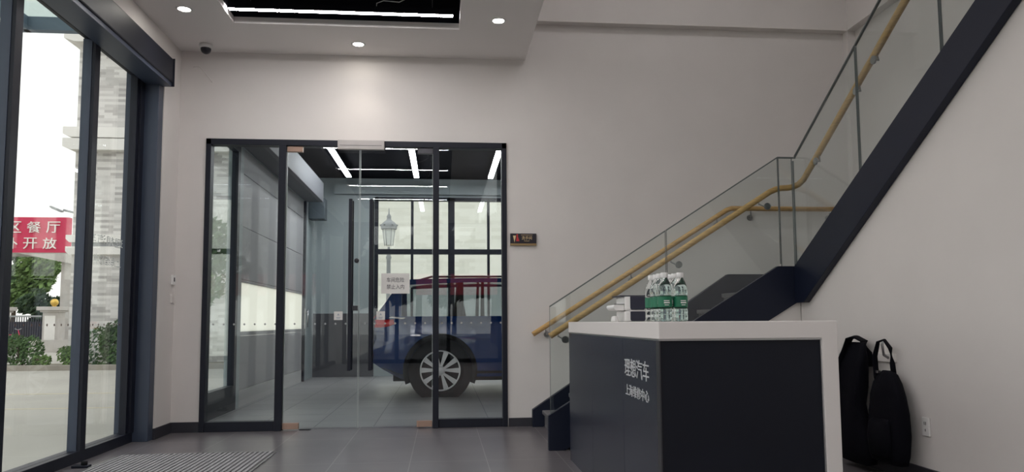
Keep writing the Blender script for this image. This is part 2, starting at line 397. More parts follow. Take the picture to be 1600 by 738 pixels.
# ------------------------------------------------------------------ glazed door wall
d1 = struct(empty('door_1', (0, YB, 0)), 'dark framed glazed screen with fixed side panels in the back wall', 'door')
X0, X1, M0, M1 = -2.36, .655, -1.645, -.10
m = MB().box(X0, X0+.05, -.02, .09, 0, 2.905).box(X1-.05, X1, -.02, .09, 0, 2.905).box(M0, M0+.07, -.03, .07, 0, 2.845).box(M1, M1+.06, -.03, .07, 0, 2.845)
m.box(X0, X1, -.02, .09, 2.845, 2.905).box(X0, M0, -.01, .08, 0, .095).box(M1+.06, X1, -.01, .08, 0, .085)
m.build('door_frame', BLACK, d1, bevel=.003)
B(X0+.05, M0, .03, .042, .095, 2.845).build('fixed_pane', DOORG, d1)
B(M1+.06, X1-.05, .03, .042, .085, 2.845).build('fixed_pane', DOORG, d1)
oc = B(-1.06, -.595, -.07, -.021, 2.805, 2.9).build('operator_cover', GREYP, d1, bevel=.003)
B(-1.04, -.62, -.0715, -.07, 2.842, 2.846).build('cover_seam', GUN, oc)
dots(.028, X0+.1, M0, 1.045, 'y', .1).build('safety_dots', DOTW, d1)
dots(.028, M1+.09, X1-.05, 1.045, 'y', .1).build('safety_dots', DOTW, d1)
XM = -.842
def leaf(nm, a, b, hinge, hx, label):
    d = struct(empty(nm, (0, YB, 0)), label, 'door')
    B(a, b, .014, .026, .012, 2.84).build('glass_leaf', DOORG, d)
    build_each(MB().box(a, a+.004, .0135, .0265, .012, 2.84).box(b-.004, b, .0135, .0265, .012, 2.84), 'glass_edge', mat('leaf_edge_'+nm, (.42, .47, .46), .3), d)
    x0, x1 = (a, a+.155) if hinge == 'l' else (b-.155, b)
    B(x0, x1, -.004, .044, .012, .072).build('patch_fitting', COPPER, d, bevel=.003)
    B(x0, x1, -.004, .044, 2.785, 2.84).build('patch_fitting', GUN if hinge == 'r' else COPPER, d, bevel=.003)
    for side, o2 in ((-1, 0), (1, 0)):
        yc = .02+side*.065
        hb = MB().box(hx-.017, hx+.017, yc-.017, yc+.017, .58, 2.30).build('pull_handle', BLACK, d, bevel=.004)
        build_each(MB().cyl((hx, .02, .78), (hx, yc, .78), .010).cyl((hx, .02, 2.1), (hx, yc, 2.1), .010), 'standoff', BLACK, hb)
    dots(.0125, a+.1 if hinge == 'l' else a+.06, b-.03, 1.045, 'y', .1).build('safety_dots', DOTW, d)
    return d
dl = leaf('door_2', M0+.075, XM-.004, 'l', -.925, 'left frameless glass door leaf with long black pull bar and lock case')
dr = leaf('door_3', XM+.004, M1-.004, 'r', -.72, 'right frameless glass door leaf with long black pull bar')
B(-.905, -.852, -.006, .045, 1.175, 1.225).build('lock_case', GUN, dl, bevel=.003)
MB().lathe([(.0001, -.012), (.022, -.012), (.024, .0), (.024, .026), (.0001, .03)], (-.868, .014, 1.68), 16, 1).build('lock_cylinder', GUN, dl)
B(-1.41, -1.30, -.004, .05, .003, .011).build('floor_spring_plate', GUN, dl)
pn = empty('paper_notice', (-.62, YB+.008, 1.345), 'white paper notice with two lines of black characters taped to the right glass door', 'notice')
B(0, .285, .0, .0035, 0, .205).build('sheet', PAPER, pn)
text_mesh('车间危险', .175, .048, *FRONT, (.055, -.0005, .115), .0008).build('lettering', INK, pn)
text_mesh('禁止入内', .175, .048, *FRONT, (.055, -.0005, .045), .0008).build('lettering', INK, pn)
for x, lb in ((-1.085, 'small white square sticker on the left glass door beside the pull bar'), (-.665, 'small white square sticker on the right glass door below the paper notice')):
    st = tag(B(0, .085, 0, .003, 0, .085).build('door_sticker', PAPER, None, (x, YB+.009, 1.082)), lb, 'sticker')
    MB().prism([(.03, .045), (.055, .045), (.0425, .068)], 1, -.0008, 0).box(.022, .063, -.0008, 0, .022, .028).box(.026, .059, -.0008, 0, .012, .017).build('pull_mark', mat('sticker_grey', (.42, .46, .52), .7) if x < -1 else MATS['sticker_grey'], st)

# ------------------------------------------------------------------ small things on walls and ceiling
sg = empty('room_sign', (.69, YB-.022, 1.835), 'small black restroom sign on the wall right of the glass doors', 'sign')
B(0, .27, 0, .022, .022, .125).build('sign_plate', SIGNK, sg, bevel=.003)
B(0, .27, 0, .022, 0, .022).build('bronze_strip', BROWN, sg, bevel=.002)
MB().prism([(.028, .102), (.058, .102), (.043, .032)], 1, -.002, 0).build('man_figure', mat('sign_gold', (.75, .55, .30), .4), sg)
MB().prism([(.066, .10), (.076, .10), (.094, .045), (.060, .045)], 1, -.002, 0).lathe([(.0001, -.002), (.009, -.002), (.009, 0)], (.071, 0, .108), 12, 1).build('woman_figure', mat('sign_red', (.55, .03, .04), .4), sg)
text_mesh('洗手间', .105, .038, *FRONT, (.118, -.001, .06), .001).build('lettering', MATS['sign_gold'], sg)
B(.11, .23, -.001, 0, .108, .111).build('sign_line', MATS['sign_gold'], sg)
text_mesh('TOILET', .06, .010, *FRONT, (.14, -.001, .042), .001).build('lettering', MATS['sign_gold'], sg)
cr_ = empty('card_reader', (XL, 7.5, 1.435), 'white card reader with dark window on the pier left of the glass doors', 'switch')
B(0, .018, 0, .085, 0, .095).build('housing', PLASTIC, cr_, bevel=.004); B(.018, .020, .03, .055, .03, .07).build('reader_window', BLACK, cr_)
sw = empty('light_switch', (XL, 7.5, 1.255), 'plain white switch plate on the pier below the card reader', 'switch')
B(0, .01, 0, .086, 0, .086).build('plate', WHITE, sw, bevel=.003); B(.01, .014, .018, .068, .015, .07).build('rocker', WHITE, sw, bevel=.002)
so = empty('wall_socket', (XU+.003, 4.50, .312), 'white double socket on the wall below the stairs right of the backpack', 'socket')
B(-.012, 0, 0, .072, 0, .118).build('plate', PLASTIC, so, bevel=.004)
build_each(MB().box(-.0135, -.012, .028, .032, .07, .09).box(-.0135, -.012, .042, .046, .07, .09).box(-.0135, -.012, .034, .038, .03, .045), 'socket_hole', INK, so)
dc = empty('dome_camera', (-2.33, 7.40, ZC), 'white and black dome camera on the ceiling corner left of the doors', 'camera')
MB().lathe([(.0001, 0), (.062, 0), (.062, -.03), (.055, -.04), (.0001, -.04)], (0, 0, 0), 24).build('base', PLASTIC, dc)
MB().lathe([(.05, -.04), (.048, -.062), (.036, -.082), (.018, -.092), (.0001, -.095)], (0, 0, 0), 24).build('dome', SIGNK, dc)
tag(MB().tube([(-2.51+.19*t, YB-.006, 3.635+.02*math.sin(PI*min(t*1.6, 1))-.15*t*t) for t in [i/10 for i in range(11)]], .0035, 6).build('loose_cable', WHITE), 'thin pale cable lying in an arc on the wall under the dome camera', 'cable')
DL = [(-2.255, 6.55, 'round recessed downlight nearest the left glazing'), (-.834, 7.27, 'round recessed downlight in the ceiling above the glass doors'), (.504, 6.59, 'round recessed downlight right of the black ceiling opening')]
proto = None
for x, y, lb in DL:
    if proto is None:
        proto = empty('downlight', (x, y, ZC), lb, 'downlight', 'round ceiling downlights')
        MB().lathe([(.050, .0), (.052, -.006), (.068, -.004), (.070, 0)], (0, 0, 0), 28).build('trim_ring', PLASTIC, proto)
        MB().lathe([(.0001, -.003), (.05, -.003)], (0, 0, 0), 28).build('lens', DOWN, proto)
        o = proto
    else: o = copy_tree(proto)
    o.location = (x, y, ZC); o['label'] = lb
    sp = bpy.data.lights.new('downlight_beam', 'SPOT'); sp.energy = 9; sp.spot_size = 1.7; sp.spot_blend = .8; sp.color = (1, .92, .80); sp.shadow_soft_size = .05
    so_ = bpy.data.objects.new('downlight_beam', sp); COL.objects.link(so_); so_.location = (x, y, ZC-.03)
LY = [6.575, 5.0, 3.40, 1.76, .12, -1.52]
proto = None
for k, y in enumerate(LY):
    lb = 'white linear lamp hanging across the far end of the black ceiling opening' if k == 0 else 'linear lamp across the ceiling opening, number %s counted from the doors' % ['', 'two', 'three', 'four', 'five', 'six'][k]
    if proto is None:
        o = proto = empty('linear_lamp', (-.8975, y, 3.828), lb, 'lamp', 'linear lamps in the ceiling opening')
        MB().box(-.988, .988, -.032, .032, .014, .05).box(-.988, .988, -.032, -.027, -.006, .014).box(-.988, .988, .027, .032, -.006, .014).build('housing', BLACKC, o)
        B(-.985, .985, -.027, .027, -.006, .014).build('diffuser', LED, o)
        build_each(MB().cyl((-.8, 0, .05), (-.8, 0, .67), .003, 6).cyl((.8, 0, .05), (.8, 0, .67), .003, 6), 'suspension_wire', GUN, o)
        MB().tube([(.30, 0, .05), (.30, .02, .10), (.36, .03, .13), (.5, .05, .13), (.62, .06, .2), (.66, .06, .6)], .004, 6).build('power_cord', PLASTIC, o)
    else: o = copy_tree(proto)
    o.location = (-.8975, y, 3.828); o['label'] = lb

# unseen lamps added to brighten the tall stair hall
proto = None
for k, y in enumerate((5.6, 3.2, .8)):
    if proto is None:
        o = proto = empty('hall_fill_lamp', (2.2, y, 5.6), None, 'lamp', 'unseen fill lamps of the stair hall')
        B(-1.1, 1.1, -.04, .04, .014, .06).build('housing', BLACKC, o); B(-1.09, 1.09, -.036, .036, 0, .014).build('diffuser', LED3, o)
        build_each(MB().cyl((-.9, 0, .06), (-.9, 0, .9), .003, 6).cyl((.9, 0, .06), (.9, 0, .9), .003, 6), 'suspension_wire', GUN, o)
    else: o = copy_tree(proto)
    o.location = (2.2, y, 5.6); o['label'] = 'unseen long linear lamp added high in the stair hall to brighten it, %s from the back wall' % ['first', 'second', 'third'][k]

# ------------------------------------------------------------------ staircase
YS, YBK = 6.13, 7.57
st = empty('staircase', (0, 0, 0), 'black steel staircase turning towards the viewer, with glass balustrade and oak handrail', 'staircase')
low = [(.863, 0), (.863, .283), (2.863, 1.515), (3.06, 1.515), (3.06, 1.20), (3.02, 1.20), (1.0, 0)]
MB().prism(low, 1, YS, YS+.05).build('stringer', STEEL, st, bevel=.003)
bk = [(.90, 0), (.90, .17), (2.97, 1.535), (4.38, 1.535), (4.38, 1.2), (3.02, 1.2), (1.0, 0)]
MB().prism(bk, 1, YBK-.05, YBK+.025).build('stringer', STEEL, st, bevel=.003)
UT = lambda y: 1.515+(6.13-y)*.585
upp = [(6.18, 1.20), (6.18, 1.515), (6.13, 1.515), (1.85, UT(1.85)), (1.85, UT(1.85)-.45), (3.55, 2.745), (5.99, 1.20)]
MB().prism(upp, 0, XU-.055, XU).build('stringer', STEEL, st, bevel=.003)
MB().prism([(6.13, 1.2), (6.13, 1.535), (1.85, UT(1.85)), (1.85, UT(1.85)-.3), (6.0, 1.2)], 0, XR-.13, XR-.095).build('stringer', STEEL, st, bevel=.003)
G, H = .27, .1662
for i in range(8):
    x = 1.02+i*G
    if i < 7: B(x-.025, x+G, YS+.05, YBK-.05, H*(i+1)-.04, H*(i+1)).build('tread', TREAD, st, bevel=.008)
    B(x, x+.012, YS+.05, YBK-.05, H*i, H*(i+1)-.04).build('riser', TREAD, st)
B(2.885, 4.33, YS+.05, YBK-.05, 1.29, 1.33).build('landing', TREAD, st, bevel=.005)
for i in range(15):
    y = 6.10-i*.283
    B(XU, XR-.13, y-.283, y+.025, 1.33+H*(i+1)-.04, 1.33+H*(i+1)).build('tread', TREAD, st, bevel=.008)
    B(XU, XR-.13, y-.012, y, 1.33+H*i, 1.33+H*(i+1)-.04).build('riser', TREAD, st)
# glass balustrade: lower panes, corner panes, upper panes
gy0, gy1 = YS+.014, YS+.026
LT = lambda x: 1.170+(x-.883)*.640
LB = lambda x: .283+(x-.863)*.616
def lowpane(a, b):
    g = MB().prism([(a, LB(a)), (b, LB(b)), (b, LT(b)), (a, LT(a))], 1, gy0, gy1).build('glass_pane', STAIRG, st)
    MB().prism([(a, LT(a)), (b, LT(b)), (b, LT(b)+.012), (a, LT(a)+.012)], 1, gy0-.003, gy1+.003).build('top_edge', EDGE, g)
    build_each(MB().prism([(a, LB(a)), (a+.002, LB(a)), (a+.002, LT(a)), (a, LT(a))], 1, gy0-.001, gy1+.001).prism([(b-.002, LB(b)), (b, LB(b)), (b, LT(b)), (b-.002, LT(b))], 1, gy0-.001, gy1+.001), 'side_edge', EDGE, g)
lowpane(.883, 1.884); lowpane(1.892, 2.896)
zt = 2.458
g = B(2.903, 3.025, gy0, gy1, 1.515, zt).build('glass_pane', STAIRG, st)
MB().box(2.897, 3.06, gy0-.003, gy1+.003, zt, zt+.012).build('top_edge', EDGE, g)
build_each(MB().box(2.903, 2.905, gy0-.001, gy1+.001, 1.515, zt).box(3.023, 3.025, gy0-.001, gy1+.001, 1.515, zt), 'side_edge', EDGE, g)
ux0, ux1 = XU-.034, XU-.022
UG = lambda y: zt+(6.10-y)*.610
for a, b in ((6.14, 5.106), (5.098, 4.17), (4.162, 3.2), (3.19, 2.2)):
    g = MB().prism([(a, UT(min(a, 6.13))), (b, UT(b)), (b, UG(b)), (min(a, 6.10), UG(min(a, 6.10)))]+([(6.14, zt)] if a > 6.1 else []), 0, ux0, ux1).build('glass_pane', STAIRG, st)
    MB().prism([(min(a, 6.10), UG(min(a, 6.10))), (b, UG(b)), (b, UG(b)+.013), (min(a, 6.10), UG(min(a, 6.10))+.013)], 0, ux0-.003, ux1+.003).build('top_edge', EDGE, g)
    build_each(MB().prism([(a, UT(min(a, 6.13))), (a-.004, UT(min(a, 6.13))), (a-.004, UG(a)), (a, UG(a))], 0, ux0-.001, ux1+.001).prism([(b, UT(b)), (b+.004, UT(b)), (b+.004, UG(b)), (b, UG(b))], 0, ux0-.001, ux1+.001), 'side_edge', EDGE, g)
# oak handrail on the glass
yh, xh = YS+.09, XU+.035
HL = lambda x: .930+(x-.895)*.636
pts = [(.895, yh, HL(.895)), (2.85, yh, HL(2.85)), (2.90, yh, 2.195), (2.95, yh, 2.208), (3.02, yh, 2.212), (3.065, yh-.015, 2.22), (3.09, yh-.06, 2.235), (xh, yh-.14, 2.262)]
HU = lambda y: 2.262+(yh-.14-y)*.622
pts += [(xh, yh-.25, HU(yh-.25)), (xh, 4.0, HU(4.0)), (xh, 2.2, HU(2.2))]
hr = MB().tube(pts, .026, 14).build('handrail', WOOD, st)
def bracket(parent, p, base, n, r=.030):
    """a round wall disc at base with an arm to the rail at p"""
    p, base, n = Vector(p), Vector(base), Vector(n)
    MB().cyl(base, base+n*.014, r, 20).tube([base+n*.014, base+n*.045, p-Vector((0, 0, .045)), p-Vector((0, 0, .02))], .007, 8).build('bracket', CHROME, parent)
for x in (.985, 1.97, 2.77): bracket(hr, (x-.02, yh, HL(x-.02)), (x+.03, gy1, HL(x)-.085), (0, 1, 0))
for y in (5.80, 5.17, 4.93, 4.2, 3.2): bracket(hr, (xh, y, HU(y)), (ux1, y-.03, HU(y)-.085), (1, 0, 0))
wr = empty('wall_handrail', (0, YB, 0), 'oak handrail fixed to the white back wall behind the stair glass', 'handrail')
yr = -.085
HB = lambda x: .925+(x-.907)*.6235
MB().tube([(.907, yr, .925), (2.97, yr, HB(2.97)), (3.02, yr, 2.228), (4.24, yr, 2.228)], .026, 14).build('rail', WOOD, wr)
for x, z in ((1.04, HB(1.04)), (1.93, HB(1.93)), (2.86, HB(2.86)), (3.23, 2.228), (4.10, 2.228)): bracket(wr, (x, yr, z), (x+.02, -.001, z-.085), (0, -1, 0))

# ------------------------------------------------------------------ reception counter
CX0, CX1, CY0, CY1, CZ = .97, 1.815, 3.3, 5.73, 1.048
rc = empty('reception_counter', (CX0, CY0, 0), 'navy reception counter with white waterfall top and silver characters on its long side', 'counter')
W, L = CX1-CX0, CY1-CY0
tp = MB().prism([(0, CZ), (0, CZ-.080), (W-.078, CZ-.080), (W-.072, 0), (W, 0), (W, CZ)], 1, 0, L).build('top', CORIAN, rc, bevel=.004)
B(.0, W-.078, .0, L, CZ-.087, CZ-.080).build('shadow_gap_strip', CHROME, rc)
B(.006, W-.082, .012, .05, 0, CZ-.087).build('front_panel', PANEL2, rc)
B(W-.0825, W-.072, .006, .03, 0, CZ-.087).build('edge_strip', CHROME, rc)
B(.0, .006, .0, .05, 0, CZ-.087).build('corner_strip', GUN, rc)
yy = [.05, .70, 1.55, L]
for a, b in zip(yy[:-1], yy[1:]): B(.003, .02, a+.002, b-.002, 0, CZ-.087).build('side_panel', PANEL, rc, bevel=.001)
B(.02, W-.08, L-.03, L-.01, 0, CZ-.087).build('end_panel', PANEL2, rc)
text_mesh('理想汽车', .47, .095, *LEFTF, (.003, .655, .762), .002).build('lettering', SILVER, rc)
text_mesh('上海维修中心', .45, .058, *LEFTF, (.003, .64, .662), .002).build('lettering', SILVER, rc)
# water bottles
def bottle():
    b = empty('water_bottle', (0, 0, CZ))
    pf = [(.0001, .004), (.022, .0), (.030, .003), (.0325, .012), (.0325, .030), (.0312, .034), (.0325, .038), (.0325, .055), (.0312, .059), (.0325, .063), (.0325, .118), (.0312, .122), (.0325, .127), (.0325, .150), (.030, .165), (.024, .182), (.016, .198), (.0135, .205), (.0135, .214)]
    MB().lathe(pf, (0, 0, 0), 28).build('bottle_body', WATERB, b)
    MB().lathe([(.0155, .204), (.0162, .206), (.0162, .224), (.0145, .227), (.0001, .227)], (0, 0, 0), 24).build('cap', PLASTIC, b)
    lb = MB().lathe([(.0332, .068), (.0332, .116)], (0, 0, 0), 28).build('label', GREEN, b)
    m = MB()
    def band(a0, a1, z0, z1):
        n = 6; vs = []
        for k in range(n+1):
            a = a0+(a1-a0)*k/n; vs += [(.0336*math.cos(a), .0336*math.sin(a), z0), (.0336*math.cos(a), .0336*math.sin(a), z1)]
        m.add(vs, [(2*k, 2*k+2, 2*k+3, 2*k+1) for k in range(n)])
    band(-2.0, -1.2, .094, .098); band(-2.0, -1.15, .084, .090); band(-1.9, -1.3, .075, .078); band(-.6, -.15, .082, .106); band(.9, 1.7, .085, .095)
    build_each(m, 'label_print', MATS['white_paper'], lb)
    return b
names = {(0, 0): 'clear water bottle with green label, front left corner of the bottle block on the counter', (0, 1): 'water bottle second in the left file of the bottle block',
         (0, 2): 'water bottle third in the left file of the bottle block, beside the navy boxes', (0, 3): 'rearmost water bottle in the left file of the bottle block',
         (1, 0): 'clear water bottle at the front right corner of the bottle block on the counter', (1, 1): 'water bottle second in the right file of the bottle block',
         (1, 2): 'water bottle third in the right file of the bottle block', (1, 3): 'rearmost water bottle in the right file of the bottle block'}
pb = None
for (i, j), lb in names.items():
    o = pb = bottle() if pb is None else pb
    if (i, j) != (0, 0): o = copy_tree(pb)
    o.location = (1.028+i*.074+(j % 2)*-.004, 3.385+j*.068, CZ); o.rotation_euler.z = random.uniform(-.5, .5) if j else .15*i
    tag(o, lb, 'bottle', 'water bottles on the counter')
# two white cases with navy fronts
for k, (z0, h, lb) in enumerate(((0, .064, 'white box with navy front, lower of the two stacked behind the water bottles'), (.066, .086, 'white box with navy front and rounded side tray, upper of the stacked two'))):
    c = empty('storage_box', (1.098, 4.30, CZ+z0), lb, 'box', 'boxes on the counter')
    B(-.034, .092, .004, .22, 0, h).build('box_body', PLASTIC, c, bevel=.01)
    MB().prism([(0, .012), (.006, .004), (.083, .004), (.089, .012), (.089, h-.004), (0, h-.004)], 1, 0, .006).build('front_panel', DKBLUE, c, bevel=.002)
    B(-.06 if k else -.01, .09, .004, .22, h-.003, h+.003).build('lid', DKBLUE if k else PLASTIC, c, bevel=.001)
    if k:
        MB().prism([(-.034, .036), (-.092, .034), (-.10, .026), (-.098, .012), (-.085, .002), (-.034, .0)], 1, .01, .2).build('side_tray', PLASTIC, c, bevel=.004)
        B(-.095, -.034, .006, .012, .036, .039).build('tray_rim', GUN, c)
pc = empty('paper_cup', (1.015, 4.35, CZ), 'small white cup on the counter left of the stacked boxes', 'cup')
MB().lathe([(.0001, 0), (.020, 0), (.024, .006), (.018, .03), (.008, .034), (.0001, .034)], (0, 0, 0), 20).build('cup', PLASTIC, pc)

# ------------------------------------------------------------------ coat rack and bags
ck = empty('coat_rack', (XU, 5.2, .79), 'wall rack with a round steel end knob beside the counter', 'coat rack')
B(-.02, .004, -.38, .22, -.03, .03).build('back_board', WHITE, ck, bevel=.004)
MB().cyl((-.02, .125, -.005), (-.092, .125, -.005), .012).lathe([(.0001, -.02), (.03, -.02), (.033, -.012), (.033, .012), (.03, .02), (.0001, .02)], (-.095, .115, -.005), 20, 1).build('knob', CHROME, ck)
for y in (-.06, -.32): MB().tube([(-.02, y, 0), (-.05, y, .02), (-.06, y, .09), (-.055, y, .115)], .010, 8).build('hook', CHROME, ck)
def cloth_loft(mb, rows, n=20, wob=.006, seed=1, kx=1, ky=1):
    rnd = random.Random(seed); rings = []; rows = [(a, b, c, d*kx, e*ky) for a, b, c, d, e in rows]
    ph = [rnd.uniform(0, 6) for _ in range(4)]
    for (cx, cy, z, rx, ry) in rows:
        R = []
        for k in range(n):
            a = 2*PI*k/n; c, s_ = math.cos(a), math.sin(a)
            e = .7
            x = rx*math.copysign(abs(c)**e, c); y = ry*math.copysign(abs(s_)**e, s_)
            d = wob*(math.sin(3*a+ph[0]+z*14)+math.sin(5*a+ph[1]-z*9))
            R.append((cx+x+d*c, cy+y+d*s_, z))
        rings.append(R)
    return mb.loft(rings)
bp = empty('backpack', (2.962, 4.765, .10), 'black backpack with rounded body hanging by its strap, right of the other black bag', 'backpack')
cloth_loft(MB(), [(0, 0, .0, .03, .09), (-.01, 0, .012, .055, .135), (-.015, 0, .07, .068, .152), (-.015, 0, .2, .070, .155), (-.012, .0, .34, .066, .150), (-.008, .0, .45, .058, .132), (0, .01, .53, .045, .105), (.01, .02, .585, .03, .07), (.015, .03, .61, .012, .035)], 28, .004, 3, 1, 1.22).build('bag_body', FABRIC, bp, fix=True)
cloth_loft(MB(), [(-.075, -.01, .05, .012, .10), (-.088, -.01, .07, .022, .115), (-.09, -.01, .18, .026, .12), (-.085, -.01, .27, .022, .11), (-.07, -.01, .30, .010, .09)], 20, .003, 5).build('front_pocket', FABRIC, bp, fix=True)
MB().tube([(.03, -.02, .56), (.03, -.005, .66), (.035, .02, .76), (.02, .06, .815), (.0, .10, .80), (-.01, .13, .70), (-.01, .12, .56), (.0, .10, .48)], .020, 10, r2=.007).build('shoulder_strap', FABRIC, bp)
MB().tube([(.02, .13, .50), (.01, .17, .38), (.015, .175, .25), (.02, .15, .12), (.02, .11, .05)], .016, 8, r2=.006).build('shoulder_strap', FABRIC, bp)
MB().box(-.02, .0, .085, .115, .59, .605).build('buckle', CHROME, bp)
b2 = empty('shoulder_bag', (2.962, 5.19, 0), 'long black bag hanging from the rack between the counter and the backpack', 'bag')
cloth_loft(MB(), [(.0, -.03, .035, .03, .10), (-.01, -.03, .05, .055, .15), (-.015, -.02, .14, .068, .165), (-.015, -.01, .26, .066, .150), (-.02, .0, .36, .062, .125), (-.025, .01, .46, .060, .12), (-.02, .0, .58, .056, .125), (-.015, -.01, .70, .05, .12), (-.005, -.03, .78, .04, .11), (.0, -.04, .85, .03, .10), (.01, -.04, .89, .02, .085)], 28, .006, 8, 1.05, 1.3).build('bag_body', FABRIC, b2, fix=True)
MB().tube([(.03, -.13, .72), (.03, -.12, .82), (.03, -.10, .90), (.0, -.05, .93), (-.02, .0, .915), (-.04, .03, .84), (-.06, .05, .72), (-.075, .08, .55)], .048, 10, r2=.010).build('shoulder_strap', FABRIC, b2)
MB().tube([(-.02, -.12, .30), (-.02, -.19, .22), (.0, -.21, .14), (.0, -.17, .08), (-.01, -.12, .05)], .014, 8, r2=.006).build('loop_strap', FABRIC, b2)
MB().tube([(-.05, .09, .52), (-.06, .16, .51), (-.05, .2, .50)], .008, 8).build('cord', FABRIC, b2)

# ------------------------------------------------------------------ entrance mat
em = empty('entrance_mat', (-2.56, 3.0, 0), 'ribbed grey entrance mat on the dark floor by the left glazing', 'mat')
B(0, 1.2, 0, 3.34, .001, .006).build('mat_base', MAT2, em)
m = MB()
for i in range(30): m.box(.012+i*.0395, .034+i*.0395, .01, 3.33, .006, .011)
tag(m.build('rib', MAT1, em), kind='stuff')
MB().box(0, 1.2, 3.34, 3.352, .001, .010).box(1.2, 1.212, 0, 3.352, .001, .010).box(-.012, 0, 0, 3.352, .001, .010).build('mat_border', CHROME, em)

# ------------------------------------------------------------------ workshop behind the doors
WY, WX, WXR, WZ = 15.0, -2.54, 6.5, 3.95
struct(B(WX-.12, WXR, YB+.2, WY+.2, -.08, -.002).build('floor_workshop', FLOOR2), 'grey tiled workshop floor beyond the glass doors', 'floor')
struct(B(WX-.3, WXR+.2, YB+.2, WY+.2, WZ, WZ+.1).build('ceiling_workshop', BLACKC), 'black workshop ceiling beyond the glass doors', 'ceiling')
wsl = MB().box(WX-.15, WX, YB+.2, 8.1, 0, WZ).box(WX-.15, WX, 8.1, 14.0, 3.3, WZ).box(WX-.15, WX, 14.0, WY, 0, WZ).box(WX-.15, WX, 9.55, 9.7, 0, 3.3)
struct(wsl.build('wall_workshop_left', GREYW), 'grey left wall of the workshop around the panel door', 'wall')
struct(B(WXR, WXR+.2, YB+.2, WY+.2, 0, WZ).build('wall_workshop_right', WHITE), 'pale right wall of the workshop', 'wall')
struct(MB().box(WX-.15, -1.36, WY, WY+.2, 1.24, WZ).box(-1.36, WXR, WY, WY+.2, 3.57, WZ).box(-1.36, WXR, WY, WY+.2, .0, .35).box(5.6, WXR, WY, WY+.2, .35, 3.57).build('wall_workshop_back', GREYW), 'grey green back wall of the workshop beside the big window', 'wall')
struct(MB().box(WX-.15, -1.36, WY-.02, WY+.2, 0, 1.24).build('trim_4', WAINS), 'dark lower band of the workshop back wall', 'wall')
struct(B(-2.15, WXR, WY-.10, WY, 3.62, 3.80).build('trim_6', GREYW), 'grey lintel beam over the workshop window', 'beam')
w3 = struct(empty('window_3', (0, WY, 0)), 'large dark mullioned window in the workshop back wall', 'window')
m = MB().box(-1.36, -1.29, -.03, .08, .35, 3.57).box(5.5, 5.6, -.03, .08, .35, 3.57).box(-1.36, 5.6, -.03, .08, 3.50, 3.57).box(-1.36, 5.6, -.03, .08, .35, .43).box(-1.36, 5.6, -.04, .08, 2.42, 2.52)
for x, t in ((-.615, .05), (.17, .13), (.92, .05), (1.70, .13), (2.45, .05), (3.2, .13), (3.95, .05), (4.7, .13)): m.box(x-t/2, x+t/2, -.03, .08, .35, 3.57)
m.build('window_frame', BLACK, w3)
xs = [-1.29, -.615, .17, .92, 1.70, 2.45, 3.2, 3.95, 4.7, 5.5]
for a, b in zip(xs[:-1], xs[1:]):
    B(a, b, .02, .03, .43, 2.42).build('pane', GLASS, w3); B(a, b, .02, .03, 2.52, 3.50).build('pane', GLASS, w3)
# panel door with a strip window
sd = struct(empty('door_4', (WX, 9.7, 0)), 'grey sectional panel door with a bright strip window on the workshop left', 'door')
zs = [.0, .22, .90, 1.62, 2.30, 2.98, 3.3]
m = MB()
for k, (a, b) in enumerate(zip(zs[:-1], zs[1:])):
    if k == 2: m.box(-.05, -.012, 0, 4.3, a, a+.05).box(-.05, -.012, 0, 4.3, b-.04, b-.008).box(-.05, -.012, 0, .05, a, b).box(-.05, -.012, 4.25, 4.3, a, b)
    elif k: m.box(-.05, -.012, 0, 4.3, a, b-.008)
m.build('panel', DOORP, sd, bevel=.003)
B(-.04, -.03, .05, 4.25, .95, 1.58).build('strip_window', FROST, sd)
B(-.05, -.008, 0, 4.3, 0, .212).build('bottom_seal', mat('pale_seal', (.48, .48, .47), .6), sd)
B(-.012, .03, 4.19, 4.28, 0, 3.3).build('guide_rail', BLACK, sd)
lh = MB().box(.03, .045, 4.2, 4.27, .95, 1.32).cyl((.045, 4.235, 1.25), (.09, 4.235, 1.25), .012).cyl((.045, 4.235, 1.05), (.09, 4.235, 1.05), .012).cyl((.085, 4.235, .98), (.085, 4.235, 1.30), .013).build('lever_handle', CHROME, sd)
bh = tag(B(0, .32, 0, 5.9, 0, .36).build('shutter_housing', mat('bulkhead_grey', (.12, .125, .14), .6), None, (WX+.003, 8.1, 3.3), bevel=.004), 'grey shutter housing along the top of the workshop panel door', 'shutter box')
tag(B(0, .30, 0, .30, 0, .40).build('motor_box', mat('teal_grey', (.07, .09, .105), .5), None, (WX+.01, 14.25, 3.02), bevel=.01), 'dark grey motor box high in the left corner of the workshop', 'box')
